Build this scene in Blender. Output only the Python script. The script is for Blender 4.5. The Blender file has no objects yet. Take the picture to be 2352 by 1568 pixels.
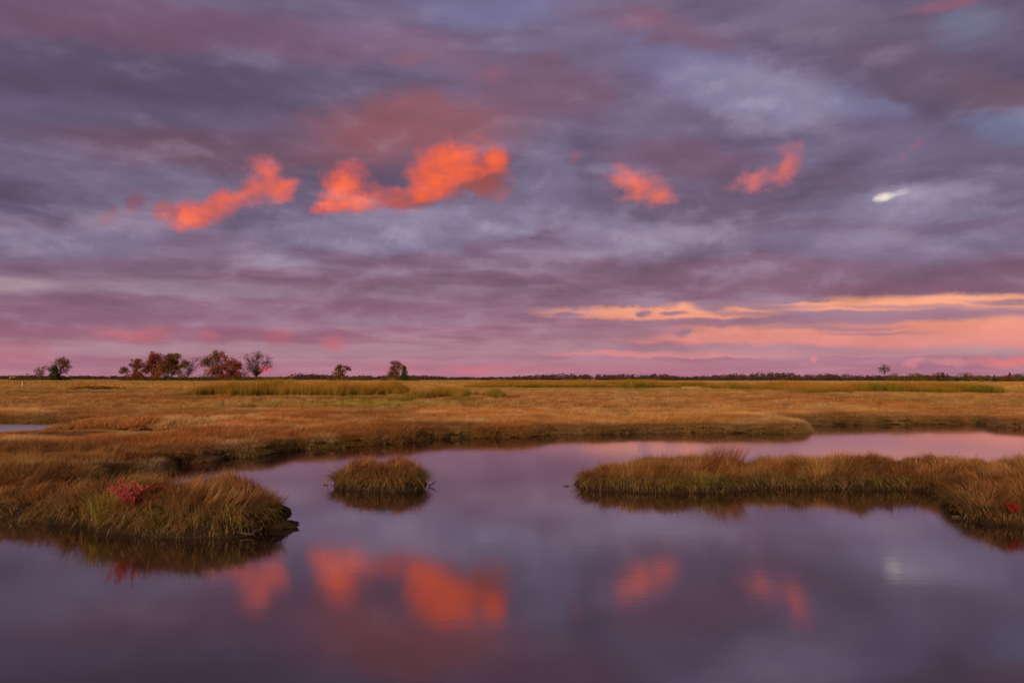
import bpy, math, random
import numpy as np
from mathutils import Euler, Vector

random.seed(7)
RNG = np.random.default_rng(7)
S = bpy.context.scene
C = S.collection
R = math.radians

# ------------------------------------------------------------------ camera
CAM_H = 2.2
F = 1568.0                       # focal length in picture units (picture is 2352 x 1568 units)
cam_data = bpy.data.cameras.new("camera")
cam_data.sensor_width = 36.0
cam_data.lens = 24.0
cam_data.clip_start = 0.05
cam_data.clip_end = 20000.0
cam = bpy.data.objects.new("camera", cam_data)
C.objects.link(cam)
cam.location = (0, 0, CAM_H)
cam.rotation_euler = (R(90 + 3.2), R(-0.09), 0)
S.camera = cam
CAM_M = Euler(cam.rotation_euler).to_matrix()


def px_dir(x, y):
    return (CAM_M @ Vector(((x - 1176) / F, (784 - y) / F, -1.0))).normalized()


def at_z(x, y, z=0.0):
    """ground position seen at a picture point, on the level z"""
    d = px_dir(x, y)
    t = (z - CAM_H) / d.z
    return (d.x * t, d.y * t)


def at_d(x, y, D):
    """world position seen at a picture point, at distance D ahead"""
    d = px_dir(x, y)
    t = D / d.y
    return (d.x * t, D, CAM_H + d.z * t)


def lin(c):
    return tuple(((v / 255.0) / 12.92 if v / 255.0 <= 0.04045 else ((v / 255.0 + 0.055) / 1.055) ** 2.4) for v in c)


# ------------------------------------------------------------------ world: dusk sky
SUN_EL, SUN_AZ = 19.0, 200.0       # light comes from behind the camera, a little left (degrees clockwise from +Y)
SUN_STRENGTH = 4.2
SKY_GAIN = 1.0

world = bpy.data.worlds.new("World")
S.world = world
world.use_nodes = True
wt = world.node_tree
wt.nodes.clear()
WN, WL = wt.nodes, wt.links


def N(kind, **kw):
    n = WN.new(kind)
    for k, v in kw.items():
        setattr(n, k, v)
    return n


def put(sock, v):
    if hasattr(v, "is_output"):
        WL.new(v, sock)
    else:
        sock.default_value = v


def m(op, a, b=None, c=None, clamp=False):
    n = N("ShaderNodeMath", operation=op, use_clamp=clamp)
    put(n.inputs[0], a)
    if b is not None:
        put(n.inputs[1], b)
    if c is not None:
        put(n.inputs[2], c)
    return n.outputs[0]


def vm(op, a, b=None, scale=None):
    n = N("ShaderNodeVectorMath", operation=op)
    put(n.inputs[0], a)
    if b is not None:
        put(n.inputs[1], b)
    if scale is not None:
        put(n.inputs["Scale"], scale)
    return n.outputs["Value"] if op == "LENGTH" else n.outputs["Vector"]


def comb(x, y, z=0.0):
    n = N("ShaderNodeCombineXYZ")
    put(n.inputs[0], x), put(n.inputs[1], y), put(n.inputs[2], z)
    return n.outputs[0]


def noise(co, scale, detail=4.0, rough=0.5, dist=0.0):
    n = N("ShaderNodeTexNoise")
    n.noise_dimensions = "3D"
    put(n.inputs["Vector"], co)
    n.inputs["Scale"].default_value = scale
    n.inputs["Detail"].default_value = detail
    n.inputs["Roughness"].default_value = rough
    n.inputs["Distortion"].default_value = dist
    return n.outputs["Fac"], n.outputs["Color"]


def smooth(v, lo, hi, a=0.0, b=1.0):
    n = N("ShaderNodeMapRange", interpolation_type="SMOOTHSTEP")
    put(n.inputs["Value"], v)
    n.inputs["From Min"].default_value = lo
    n.inputs["From Max"].default_value = hi
    n.inputs["To Min"].default_value = a
    n.inputs["To Max"].default_value = b
    return n.outputs["Result"]


def cmix(fac, a, b, blend="MIX"):
    n = N("ShaderNodeMix", data_type="RGBA", blend_type=blend)
    put(n.inputs[0], fac)
    for s, v in ((n.inputs[6], a), (n.inputs[7], b)):
        put(s, v if hasattr(v, "is_output") else (*v, 1.0))
    return n.outputs[2]


def ramp(fac, stops):
    n = N("ShaderNodeValToRGB")
    put(n.inputs[0], fac)
    e = n.color_ramp.elements
    while len(e) < len(stops):
        e.new(0.5)
    for el, (p, c) in zip(e, stops):
        el.position = p
        el.color = (*lin(c), 1.0)
    return n.outputs[0]


def azel(x, y):
    d = px_dir(x, y)
    return math.atan2(d.x, d.y), math.atan2(d.z, max(abs(d.y), 0.2))


tc = N("ShaderNodeTexCoord")
D0 = vm("NORMALIZE", tc.outputs["Generated"])
sep = N("ShaderNodeSeparateXYZ")
WL.new(D0, sep.inputs[0])
dx, dy, dz = sep.outputs
az = m("ARCTAN2", dx, dy)
el = m("ARCTAN2", dz, m("MAXIMUM", m("ABSOLUTE", dy), 0.2))   # cloud bands lie straight across the view
AE = comb(az, el)
up = m("ADD", m("MAXIMUM", dz, 0.0), 0.10)
Q = comb(m("DIVIDE", dx, up), m("DIVIDE", dy, up), 0.0)           # position on a level cloud deck

# shared wobble fields
n_big, c_big = noise(vm("MULTIPLY", D0, (1.0, 1.0, 2.2)), 5.0, 4.0, 0.55)
n_fin, c_fin = noise(vm("MULTIPLY", D0, (1.0, 1.0, 1.3)), 15.0, 6.0, 0.62)
n_str, c_str = noise(vm("MULTIPLY", D0, (1.0, 1.0, 7.5)), 6.0, 6.0, 0.58)
n_dek, _ = noise(Q, 0.9, 5.0, 0.55)
P_l = vm("MULTIPLY", D0, (1.0, 1.0, 2.4))
n_lmp, _ = noise(P_l, 6.0, 6.0, 0.53, 0.2)
n_lmu, _ = noise(vm("ADD", P_l, (-0.008, 0.0, 0.050)), 6.0, 6.0, 0.53, 0.2)
n_cum, _ = noise(vm("MULTIPLY", D0, (1.0, 1.0, 1.25)), 27.0, 6.0, 0.62)
n_cul, _ = noise(vm("MULTIPLY", vm("ADD", D0, (-0.008, 0.0, 0.010)), (1.0, 1.0, 1.25)), 27.0, 4.0, 0.6)


def warped(col, ax, ay):
    v = vm("SUBTRACT", col, (0.5, 0.5, 0.5))
    v = vm("MULTIPLY", v, (ax, ay, 0.0))
    return vm("ADD", AE, v)


W_fin = vm("MULTIPLY", vm("SUBTRACT", c_fin, (0.5, 0.5, 0.5)), (0.05, 0.045, 0.0))
W_soft = vm("ADD", warped(c_big, 0.15, 0.085), W_fin)
W_strk = vm("ADD", warped(c_str, 0.18, 0.022), vm("MULTIPLY", W_fin, (0.6, 0.22, 0.0)))
W_gap = vm("ADD", warped(c_str, 0.05, 0.010), vm("MULTIPLY", W_fin, (1.4, 0.5, 0.0)))
W_cum = vm("ADD", warped(c_fin, 0.060, 0.055), vm("MULTIPLY", vm("SUBTRACT", c_big, (0.5, 0.5, 0.5)), (0.03, 0.03, 0)))


def ell(co, x, y, rx, ry, rot=0.0):
    a, e = azel(x, y)
    n = N("ShaderNodeMapping", vector_type="TEXTURE")
    put(n.inputs["Vector"], co)
    n.inputs["Location"].default_value = (a, e, 0)
    n.inputs["Rotation"].default_value = (0, 0, R(-rot))
    k = 1.0 / (F * (1 + ((x - 1176) / F) ** 2))
    n.inputs["Scale"].default_value = (max(rx * k, 1e-4), max(ry / F, 1e-4), 1.0)
    return vm("LENGTH", n.outputs[0])


# cloud deck: colours by height above the skyline, darker undersides and paler thin parts
elf = m("MULTIPLY", el, 1.0 / R(30), clamp=True)
dark = ramp(elf, [(0.0, (172, 112, 134)), (0.085, (160, 108, 130)), (0.15, (146, 98, 120)), (0.24, (132, 94, 118)),
                  (0.36, (120, 90, 116)), (0.5, (106, 86, 112)), (0.72, (98, 82, 107)), (1.0, (102, 85, 110))])
light = ramp(elf, [(0.0, (190, 128, 148)), (0.085, (182, 138, 152)), (0.15, (170, 128, 146)), (0.24, (156, 124, 146)),
                   (0.36, (142, 120, 147)), (0.5, (136, 124, 152)), (0.72, (128, 116, 148)), (1.0, (126, 116, 148))])
t_low = smooth(elf, 0.05, 0.55)
deckv = m("ADD", m("MULTIPLY", n_str, m("SUBTRACT", 1.0, m("MULTIPLY", t_low, 0.75))), m("MULTIPLY", n_dek, m("MULTIPLY", t_low, 0.75)))
sky = cmix(smooth(deckv, 0.36, 0.66), dark, light)


def after(co, base):
    """same coordinates, evaluated after base (keeps the shader's working memory small)"""
    return vm("ADD", co, vm("SCALE", base, scale=1e-12))


def paint(base, items, co, lo=1.25, hi=0.35):
    for i, it in enumerate(items):
        if i % 5 == 0:
            co = after(co, base)
        x, y, rx, ry, rot, c, a = it
        d = ell(co, x, y, rx, ry, rot)
        base = cmix(smooth(d, lo, hi, 0.0, a), base, lin(c))
    return base


# broad soft masses of the overcast
sky = paint(sky, [
    (330, 190, 460, 120, 6, (92, 79, 104), 0.85),
    (60, 470, 200, 45, 4, (93, 81, 106), 0.7),
    (420, 60, 520, 60, 5, (122, 86, 112), 0.75),
    (120, 250, 190, 36, 5, (108, 98, 128), 0.6),
    (640, 290, 360, 34, 5, (112, 96, 125), 0.6),
    (480, 350, 420, 60, 3, (110, 79, 98), 0.75),
    (970, 300, 330, 85, -4, (150, 90, 96), 0.8),
    (1260, 200, 190, 75, 8, (124, 87, 108), 0.7),
    (960, 110, 330, 60, 8, (132, 102, 130), 0.7),
    (1130, 15, 240, 40, 4, (122, 117, 155), 0.85),
    (1500, 70, 220, 45, 8, (128, 96, 118), 0.7),
    (1500, 300, 120, 100, -20, (126, 110, 138), 0.7),
    (1590, 165, 190, 60, 10, (126, 118, 156), 0.8),
    (1740, 225, 200, 72, 12, (150, 142, 170), 0.9),
    (1980, 240, 120, 50, 10, (128, 124, 160), 0.7),
    (1900, 60, 260, 60, 6, (128, 116, 138), 0.6),
    (2090, 160, 280, 70, 17, (107, 89, 112), 0.9),
    (2330, 210, 140, 50, 8, (116, 90, 110), 0.7),
    (2240, 70, 130, 45, 5, (117, 118, 146), 0.7),
    (2320, 290, 150, 48, 5, (117, 121, 154), 0.85),
    (2080, 330, 180, 50, 0, (124, 114, 145), 0.6),
    (1600, 360, 230, 42, 4, (122, 90, 114), 0.75),
    (2300, 385, 170, 34, 3, (108, 95, 121), 0.75),
], W_soft)
sky = paint(sky, [
    (1740, 445, 460, 52, -3, (110, 91, 117), 0.92),
    (1390, 490, 150, 38, 0, (106, 90, 116), 0.8),
    (650, 470, 150, 60, -20, (108, 92, 118), 0.75),
    (1270, 420, 90, 90, 10, (130, 121, 152), 0.7),
    (900, 530, 380, 62, -3, (140, 130, 158), 0.85),
    (190, 560, 270, 50, -3, (134, 121, 148), 0.8),
    (1120, 520, 130, 50, 0, (146, 138, 168), 0.7),
    (1500, 545, 210, 62, 6, (149, 134, 160), 0.9),
    (2080, 470, 190, 50, -8, (138, 128, 156), 0.8),
    (1960, 570, 330, 50, 4, (132, 116, 148), 0.7),
    (2250, 540, 180, 40, 0, (122, 108, 138), 0.7),
], W_soft, 1.15, 0.45)
# long streaks lower down
sky = paint(sky, [
    (1750, 625, 620, 42, 1, (130, 96, 121), 0.8),
    (1150, 640, 420, 16, 0, (124, 90, 114), 0.6),
    (330, 612, 280, 16, -1, (125, 98, 124), 0.7),
    (700, 625, 260, 14, 1, (126, 94, 118), 0.7),
    (640, 600, 90, 18, 4, (146, 136, 160), 0.7),
    (420, 662, 420, 20, 2, (156, 130, 150), 0.7),
    (20, 655, 150, 22, 2, (176, 148, 158), 0.7),
    (650, 720, 800, 34, 0, (141, 102, 126), 0.75),
    (2080, 660, 420, 20, 0, (134, 94, 116), 0.9),
    (250, 765, 560, 22, 0, (150, 98, 120), 0.75),
    (700, 806, 900, 15, 0, (176, 136, 150), 0.75),
    (500, 835, 700, 10, 0, (168, 118, 140), 0.5),
], W_strk, 1.2, 0.4)

# clear strip of afterglow low on the right, cloud bars lying across it
gap_col = ramp(m("MULTIPLY", el, 1.0 / R(9), clamp=True),
               [(0.0, (205, 132, 146)), (0.3, (222, 140, 140)), (0.5, (238, 150, 132)), (0.75, (248, 168, 134)), (1.0, (250, 178, 138))])
gmask = None
Wg = after(W_gap, sky)
for x, y, rx, ry, rot in [(2250, 762, 600, 46, 0), (2300, 696, 420, 20, 0), (1540, 717, 260, 19, 0), (1800, 768, 420, 26, 0),
                          (1960, 706, 320, 11, 0), (1700, 812, 460, 8, 0), (2150, 785, 560, 26, 0)]:
    f = smooth(m("ADD", ell(Wg, x, y, rx, ry, rot), m("MULTIPLY", m("SUBTRACT", n_lmp, 0.5), 1.2)), 1.3, 0.6)
    gmask = f if gmask is None else m("MAXIMUM", gmask, f)
sky = cmix(gmask, sky, gap_col)
sky = paint(sky, [
    (2020, 729, 400, 17, -2, (158, 118, 140), 0.92),
    (1640, 742, 230, 9, 0, (160, 116, 136), 0.9),
    (1400, 762, 220, 20, -2, (162, 118, 138), 0.85),
    (1310, 722, 42, 7, 0, (150, 110, 134), 0.95),
    (1475, 718, 26, 9, 0, (154, 114, 136), 0.95),
    (1548, 719, 32, 6, 0, (158, 118, 138), 0.9),
    (1565, 763, 28, 8, -5, (162, 118, 136), 0.9),
    (1640, 704, 50, 16, 0, (156, 120, 142), 0.9),
    (1760, 704, 110, 10, 2, (158, 122, 144), 0.85),
    (2120, 706, 220, 6, 0, (176, 128, 142), 0.7), (2270, 716, 170, 8, -1, (168, 126, 144), 0.75), (1890, 753, 200, 7, 0, (170, 126, 144), 0.75),
    (2000, 766, 130, 5, 1, (178, 128, 142), 0.7), (1700, 722, 90, 5, 0, (166, 122, 140), 0.7), (1400, 738, 160, 6, 0, (164, 118, 136), 0.8),
    (2330, 695, 110, 9, 0, (154, 120, 140), 0.8),
    (1820, 806, 520, 14, 1, (180, 134, 148), 0.85),
    (1400, 835, 700, 14, 0, (184, 128, 144), 0.6),
    (2260, 805, 150, 14, 0, (188, 146, 152), 0.7),
    (1300, 850, 400, 8, 0, (196, 124, 142), 0.6),
], W_gap, 1.35, 0.35)
# rosy rain curtains and low pink heaps
sky = paint(sky, [
    (270, 772, 70, 22, 8, (190, 108, 122), 0.7), (345, 772, 60, 20, -8, (188, 104, 118), 0.65), (480, 770, 30, 20, 15, (184, 104, 120), 0.6),
    (640, 772, 40, 22, -10, (186, 104, 120), 0.6), (768, 786, 34, 24, 0, (200, 104, 118), 0.65),
    (2170, 8, 100, 16, -8, (160, 102, 122), 0.6), (1480, 48, 60, 16, 0, (140, 92, 114), 0.5),
    (605, 848, 15, 7, 0, (244, 92, 110), 0.9), (1090, 848, 90, 12, 0, (208, 118, 134), 0.6), (50, 815, 120, 30, 0, (186, 108, 126), 0.5),
    (910, 846, 60, 10, 0, (204, 114, 132), 0.6), (1750, 855, 500, 10, 0, (186, 126, 148), 0.5),
], warped(c_fin, 0.02, 0.03), 1.3, 0.2)

# torn cumulus lit orange from below the skyline behind us
def cumulus(base, parts, tone_hi, tone_lo, rag=1.0, alpha=1.0, shade=None, lo=0.04, hi=0.68):
    fld = None
    Wc = after(W_cum, base)
    for x, y, rx, ry, rot in parts:
        f = m("SUBTRACT", 1.0, ell(Wc, x, y, rx, ry, rot))
        fld = f if fld is None else m("SMOOTH_MAX", fld, f, 0.4)
    v = m("ADD", fld, m("MULTIPLY", m("SUBTRACT", n_fin, 0.5), 0.9 * rag))
    v = m("ADD", v, m("MULTIPLY", m("SUBTRACT", n_cum, 0.5), 1.25 * rag + 0.0))
    a = smooth(v, lo, hi, 0.0, alpha)
    tone = cmix(smooth(v, hi - 0.25, hi + 0.45), lin(tone_lo), lin(tone_hi))
    tone = cmix(smooth(m("SUBTRACT", n_cul, n_cum), -0.02, 0.16, 0.0, 0.75), tone, lin(tone_lo))
    if shade:
        for x, y, rx, ry, rot, c, k in shade:
            tone = cmix(smooth(ell(Wc, x, y, rx, ry, rot), 1.25, 0.5, 0.0, k), tone, lin(c))
    return cmix(a, base, tone)


# grey billows with crisper heads
for parts, hi_, lo_, rg_, al_ in [
        ([(1500, 562, 230, 62, 4), (1420, 545, 120, 50, 10), (1640, 560, 140, 44, -6)], (156, 141, 166), (138, 118, 145), 0.8, 0.85),
        ([(900, 545, 330, 50, -2), (1120, 520, 130, 52, 0), (720, 560, 140, 40, 0)], (152, 142, 168), (134, 118, 147), 0.9, 0.75),
        ([(170, 575, 240, 44, -2), (330, 545, 130, 40, 0)], (144, 130, 155), (126, 108, 136), 0.9, 0.7),
        ([(2080, 480, 190, 40, -6), (2260, 470, 130, 32, 0)], (148, 139, 165), (128, 115, 145), 0.9, 0.7),
        ([(1760, 240, 150, 56, 10), (1640, 195, 100, 36, 14), (1900, 235, 90, 34, 10)], (156, 148, 174), (132, 126, 160), 0.9, 0.6),
        ([(1250, 425, 80, 62, 20), (1300, 470, 80, 40, 0)], (140, 130, 158), (122, 110, 140), 1.0, 0.65),
        ([(640, 602, 80, 20, 2)], (152, 140, 165), (138, 118, 146), 1.0, 0.7),
        ([(640, 478, 120, 46, -14), (560, 510, 90, 24, -8)], (102, 88, 114), (114, 98, 126), 0.9, 0.7),
        ([(1560, 462, 220, 40, 0), (1830, 450, 240, 42, -6)], (104, 86, 112), (116, 98, 124), 0.9, 0.65),
        ([(2330, 392, 120, 26, 0)], (106, 92, 118), (118, 106, 134), 0.9, 0.6),
        ([(1420, 690, 240, 16, 0), (1100, 672, 200, 16, 0)], (150, 112, 134), (140, 104, 126), 0.8, 0.6),
        ([(700, 690, 300, 18, 0), (1150, 690, 90, 24, 0)], (152, 116, 138), (142, 104, 126), 0.8, 0.6)]:
    sky = cumulus(sky, parts, hi_, lo_, rg_, al_)
sky = cumulus(sky, [(1022, 404, 124, 80, -12), (1050, 366, 100, 48, -4), (1140, 368, 56, 48, 10), (968, 450, 66, 46, -28), (1090, 415, 116, 58, 0)],
              (255, 108, 66), (224, 98, 82), 0.72, 1.0, [(1112, 436, 108, 30, -14, (152, 84, 84), 0.95), (1010, 474, 110, 16, 0, (150, 92, 104), 0.9)])
sky = cumulus(sky, [(785, 420, 84, 56, -18), (830, 455, 130, 38, 0), (750, 470, 66, 24, -8), (900, 455, 70, 40, 0)],
              (253, 114, 80), (214, 98, 92), 1.05, 1.0, [(905, 468, 76, 34, 0, (166, 90, 98), 0.8), (862, 432, 34, 26, 0, (180, 92, 98), 0.7)])
sky = cumulus(sky, [(602, 402, 62, 62, -40), (545, 455, 128, 48, -24), (455, 495, 78, 34, -8), (655, 425, 50, 30, -10)],
              (248, 112, 82), (204, 102, 104), 1.1, 0.97, [(600, 470, 70, 30, -10, (150, 96, 116), 0.6)])
sky = cumulus(sky, [(387, 492, 36, 36, -30)], (214, 104, 98), (170, 96, 106), 1.1, 0.9)
sky = cumulus(sky, [(228, 505, 40, 60, 35), (300, 470, 60, 20, -20)], (172, 92, 102), (140, 88, 106), 1.2, 0.7)
sky = cumulus(sky, [(1455, 414, 92, 52, 8), (1500, 440, 76, 34, 14)], (240, 116, 94), (192, 108, 114), 1.1, 0.95)
sky = cumulus(sky, [(1735, 408, 94, 32, -14), (1806, 378, 52, 62, 12)], (226, 118, 108), (180, 108, 124), 1.1, 0.95)
sky = cumulus(sky, [(2112, 329, 22, 24, 0), (2085, 362, 14, 14, 0)], (168, 104, 124), (140, 104, 132), 1.0, 0.5)
sky = cumulus(sky, [(1315, 358, 22, 34, 25)], (166, 98, 116), (140, 98, 122), 1.0, 0.7)
sky = cumulus(sky, [(940, 146, 90, 30, -5), (1138, 164, 40, 24, -10)], (152, 98, 114), (138, 98, 120), 1.0, 0.5)
# rosy heaps low on the right skyline
for parts, hi_, lo_, al_ in [([(2300, 830, 80, 18, -5), (2352, 815, 60, 20, -8)], (242, 126, 124), (214, 126, 136), 0.9), ([(2190, 836, 66, 12, 0), (2105, 833, 46, 12, -6)], (222, 136, 140), (204, 132, 144), 0.75),
                             ([(1888, 832, 20, 11, -12)], (230, 142, 142), (206, 134, 144), 0.85)]:
    sky = cumulus(sky, parts, hi_, lo_, 0.7, al_)
# the moon breaking through a small gap
sky = paint(sky, [(2075, 446, 80, 22, -10, (160, 152, 174), 0.75)], warped(c_fin, 0.03, 0.03), 1.3, 0.2)
sky = paint(sky, [(2054, 444, 25, 9, -22, (250, 234, 220), 0.95), (2084, 436, 26, 7, -16, (196, 186, 198), 0.7)], vm("ADD", warped(c_fin, 0.03, 0.022), vm("MULTIPLY", comb(n_cum, n_cul), (0.02, 0.012, 0))), 1.3, 0.2)

# relief: paler tops and darker undersides of the billows, plus fine vapour grain
relief = m("SUBTRACT", n_lmp, n_lmu)
rw = ramp(elf, [(0.0, (90, 90, 90)), (0.16, (215, 215, 215)), (0.3, (255, 255, 255)), (0.5, (235, 235, 235)), (0.68, (185, 185, 185)), (1.0, (165, 165, 165))])
relief = m("MULTIPLY", relief, rw)
lit = smooth(relief, 0.01, 0.16, 0.0, 0.30)
sky = cmix(m("MULTIPLY", lit, m("SUBTRACT", 1.0, gmask)), sky, lin((176, 158, 178)))
grain = m("ADD", 1.0, m("MULTIPLY", m("SUBTRACT", m("ADD", m("MULTIPLY", n_fin, 0.45), m("MULTIPLY", n_str, 0.55)), 0.5), 0.26))
grain = m("ADD", grain, m("MULTIPLY", m("MINIMUM", relief, 0.06), 1.3))
sky = vm("SCALE", sky, scale=m("MAXIMUM", grain, 0.4))

air = N("ShaderNodeTexSky", sky_type="NISHITA")
air.sun_disc = False
air.sun_elevation = R(3)
air.sun_rotation = R(SUN_AZ)
bg_air = N("ShaderNodeBackground")
WL.new(air.outputs[0], bg_air.inputs[0])
bg_air.inputs[1].default_value = 0.05
bg_cl = N("ShaderNodeBackground")
WL.new(sky, bg_cl.inputs[0])
bg_cl.inputs[1].default_value = SKY_GAIN
mixs = N("ShaderNodeMixShader")
mixs.inputs[0].default_value = 0.94                                # nearly closed overcast
WL.new(bg_air.outputs[0], mixs.inputs[1])
WL.new(bg_cl.outputs[0], mixs.inputs[2])
wout = N("ShaderNodeOutputWorld")
WL.new(mixs.outputs[0], wout.inputs[0])
world.cycles.sampling_method = "NONE"

sun_d = bpy.data.lights.new("sun", "SUN")
sun_d.energy = SUN_STRENGTH
sun_d.angle = R(25)
sun_d.color = (1.0, 0.66, 0.34)
sun = bpy.data.objects.new("sun", sun_d)
C.objects.link(sun)
to_sun = Vector((math.sin(R(SUN_AZ)) * math.cos(R(SUN_EL)), math.cos(R(SUN_AZ)) * math.cos(R(SUN_EL)), math.sin(R(SUN_EL))))
sun.rotation_euler = to_sun.to_track_quat("Z", "Y").to_euler()
sun.location = (-10, -20, 30)

S.view_settings.view_transform = "Standard"
S.view_settings.look = "None"
S.view_settings.exposure = 0.0
S.view_settings.gamma = 1.0
S.view_settings.use_curve_mapping = False
S.render.engine = "CYCLES"
S.cycles.max_bounces = 5
S.cycles.diffuse_bounces = 2
S.cycles.glossy_bounces = 3
S.cycles.transmission_bounces = 3
S.cycles.caustics_reflective = False
S.cycles.caustics_refractive = False
S.cycles.use_adaptive_sampling = True
S.cycles.adaptive_threshold = 0.01
S.cycles.adaptive_min_samples = 16
S.cycles.use_denoising = True
try:
    S.cycles.denoiser = "OPENIMAGEDENOISE"
    S.cycles.denoising_input_passes = "RGB_ALBEDO_NORMAL"
except Exception:
    pass


# ------------------------------------------------------------------ helpers
def tag(o, label=None, cat=None, group=None, kind=None):
    if label:
        o["label"] = label
    if cat:
        o["category"] = cat
    if group:
        o["group"] = group
    if kind:
        o["kind"] = kind
    return o


def link(name, mesh, parent=None):
    o = bpy.data.objects.new(name, mesh)
    C.objects.link(o)
    if parent:
        o.parent = parent
    return o


def empty(name, loc, label, cat, group=None):
    o = bpy.data.objects.new(name, None)
    o.empty_display_size = 0.3
    o.location = loc
    C.objects.link(o)
    return tag(o, label, cat, group)


def mesh_np(name, verts, faces_flat, sizes, mat=None, col=None, smooth_shade=False):
    me = bpy.data.meshes.new(name)
    nv, nl, nf = len(verts), len(faces_flat), len(sizes)
    me.vertices.add(nv)
    me.vertices.foreach_set("co", np.ascontiguousarray(verts, np.float32).ravel())
    me.loops.add(nl)
    me.loops.foreach_set("vertex_index", np.ascontiguousarray(faces_flat, np.int32))
    me.polygons.add(nf)
    sizes = np.asarray(sizes, np.int32)
    starts = np.concatenate([[0], np.cumsum(sizes)[:-1]]).astype(np.int32)
    me.polygons.foreach_set("loop_start", starts)
    me.polygons.foreach_set("use_smooth", np.full(nf, smooth_shade, bool))
    me.update(calc_edges=True)
    if col is not None:
        a = me.attributes.new("col", "FLOAT_COLOR", "POINT")
        c4 = np.ones((nv, 4), np.float32)
        c4[:, :3] = col
        a.data.foreach_set("color", c4.ravel())
    if mat:
        me.materials.append(mat)
    return me


def hash2(ix, iy, seed):
    h = (ix * 374761393 + iy * 668265263 + seed * 982451653) & 0xFFFFFFFF
    h = ((h ^ (h >> 13)) * 1274126177) & 0xFFFFFFFF
    h = h ^ (h >> 16)
    return (h & 0xFFFFFF) / float(0xFFFFFF)


def vnoise(x, y, seed=0):
    x, y = np.asarray(x, float), np.asarray(y, float)
    ix, iy = np.floor(x).astype(np.int64), np.floor(y).astype(np.int64)
    fx, fy = x - ix, y - iy
    fx, fy = fx * fx * (3 - 2 * fx), fy * fy * (3 - 2 * fy)
    a, b = hash2(ix, iy, seed), hash2(ix + 1, iy, seed)
    c, d = hash2(ix, iy + 1, seed), hash2(ix + 1, iy + 1, seed)
    return (a * (1 - fx) + b * fx) * (1 - fy) + (c * (1 - fx) + d * fx) * fy


def fbm(x, y, seed=0, octaves=4):
    s, amp, tot = 0, 0.5, 0
    for k in range(octaves):
        s = s + amp * vnoise(np.asarray(x) * 2 ** k, np.asarray(y) * 2 ** k, seed + 17 * k)
        tot += amp
        amp *= 0.5
    return s / tot


def poly_sd(px, py, poly):
    """signed distance to a closed polygon, positive inside"""
    P = np.asarray(poly, float)
    px, py = np.asarray(px, float), np.asarray(py, float)
    best = np.full(px.shape, 1e18)
    inside = np.zeros(px.shape, bool)
    for (ax, ay), (bx, by) in zip(P, np.roll(P, -1, 0)):
        ex, ey = bx - ax, by - ay
        t = np.clip(((px - ax) * ex + (py - ay) * ey) / (ex * ex + ey * ey + 1e-12), 0, 1)
        best = np.minimum(best, (px - ax - ex * t) ** 2 + (py - ay - ey * t) ** 2)
        cr = (ay > py) != (by > py)
        if abs(by - ay) > 1e-12:
            inside ^= cr & (px < (bx - ax) * (py - ay) / (by - ay) + ax)
    d = np.sqrt(best)
    return np.where(inside, d, -d)


def sstep(a, b, v):
    t = np.clip((v - a) / (b - a), 0, 1)
    return t * t * (3 - 2 * t)


# ------------------------------------------------------------------ materials
def new_mat(name):
    mt = bpy.data.materials.new(name)
    mt.use_nodes = True
    mt.node_tree.nodes.clear()
    return mt, mt.node_tree.nodes, mt.node_tree.links


def leaf_mat(name, inst=False, trans=0.3):
    mt, n, l = new_mat(name)
    at = n.new("ShaderNodeAttribute")
    at.attribute_name = "col"
    colr = at.outputs["Color"]
    if inst:
        ti = n.new("ShaderNodeAttribute")
        ti.attribute_type = "INSTANCER"
        ti.attribute_name = "tint"
        mx = n.new("ShaderNodeMix")
        mx.data_type, mx.blend_type = "RGBA", "MULTIPLY"
        mx.inputs[0].default_value = 1.0
        l.new(colr, mx.inputs[6])
        l.new(ti.outputs["Color"], mx.inputs[7])
        colr = mx.outputs[2]
    d = n.new("ShaderNodeBsdfDiffuse")
    t = n.new("ShaderNodeBsdfTranslucent")
    s = n.new("ShaderNodeMixShader")
    s.inputs[0].default_value = trans
    o = n.new("ShaderNodeOutputMaterial")
    l.new(colr, d.inputs[0])
    l.new(colr, t.inputs[0])
    l.new(d.outputs[0], s.inputs[1])
    l.new(t.outputs[0], s.inputs[2])
    l.new(s.outputs[0], o.inputs[0])
    return mt


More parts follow.
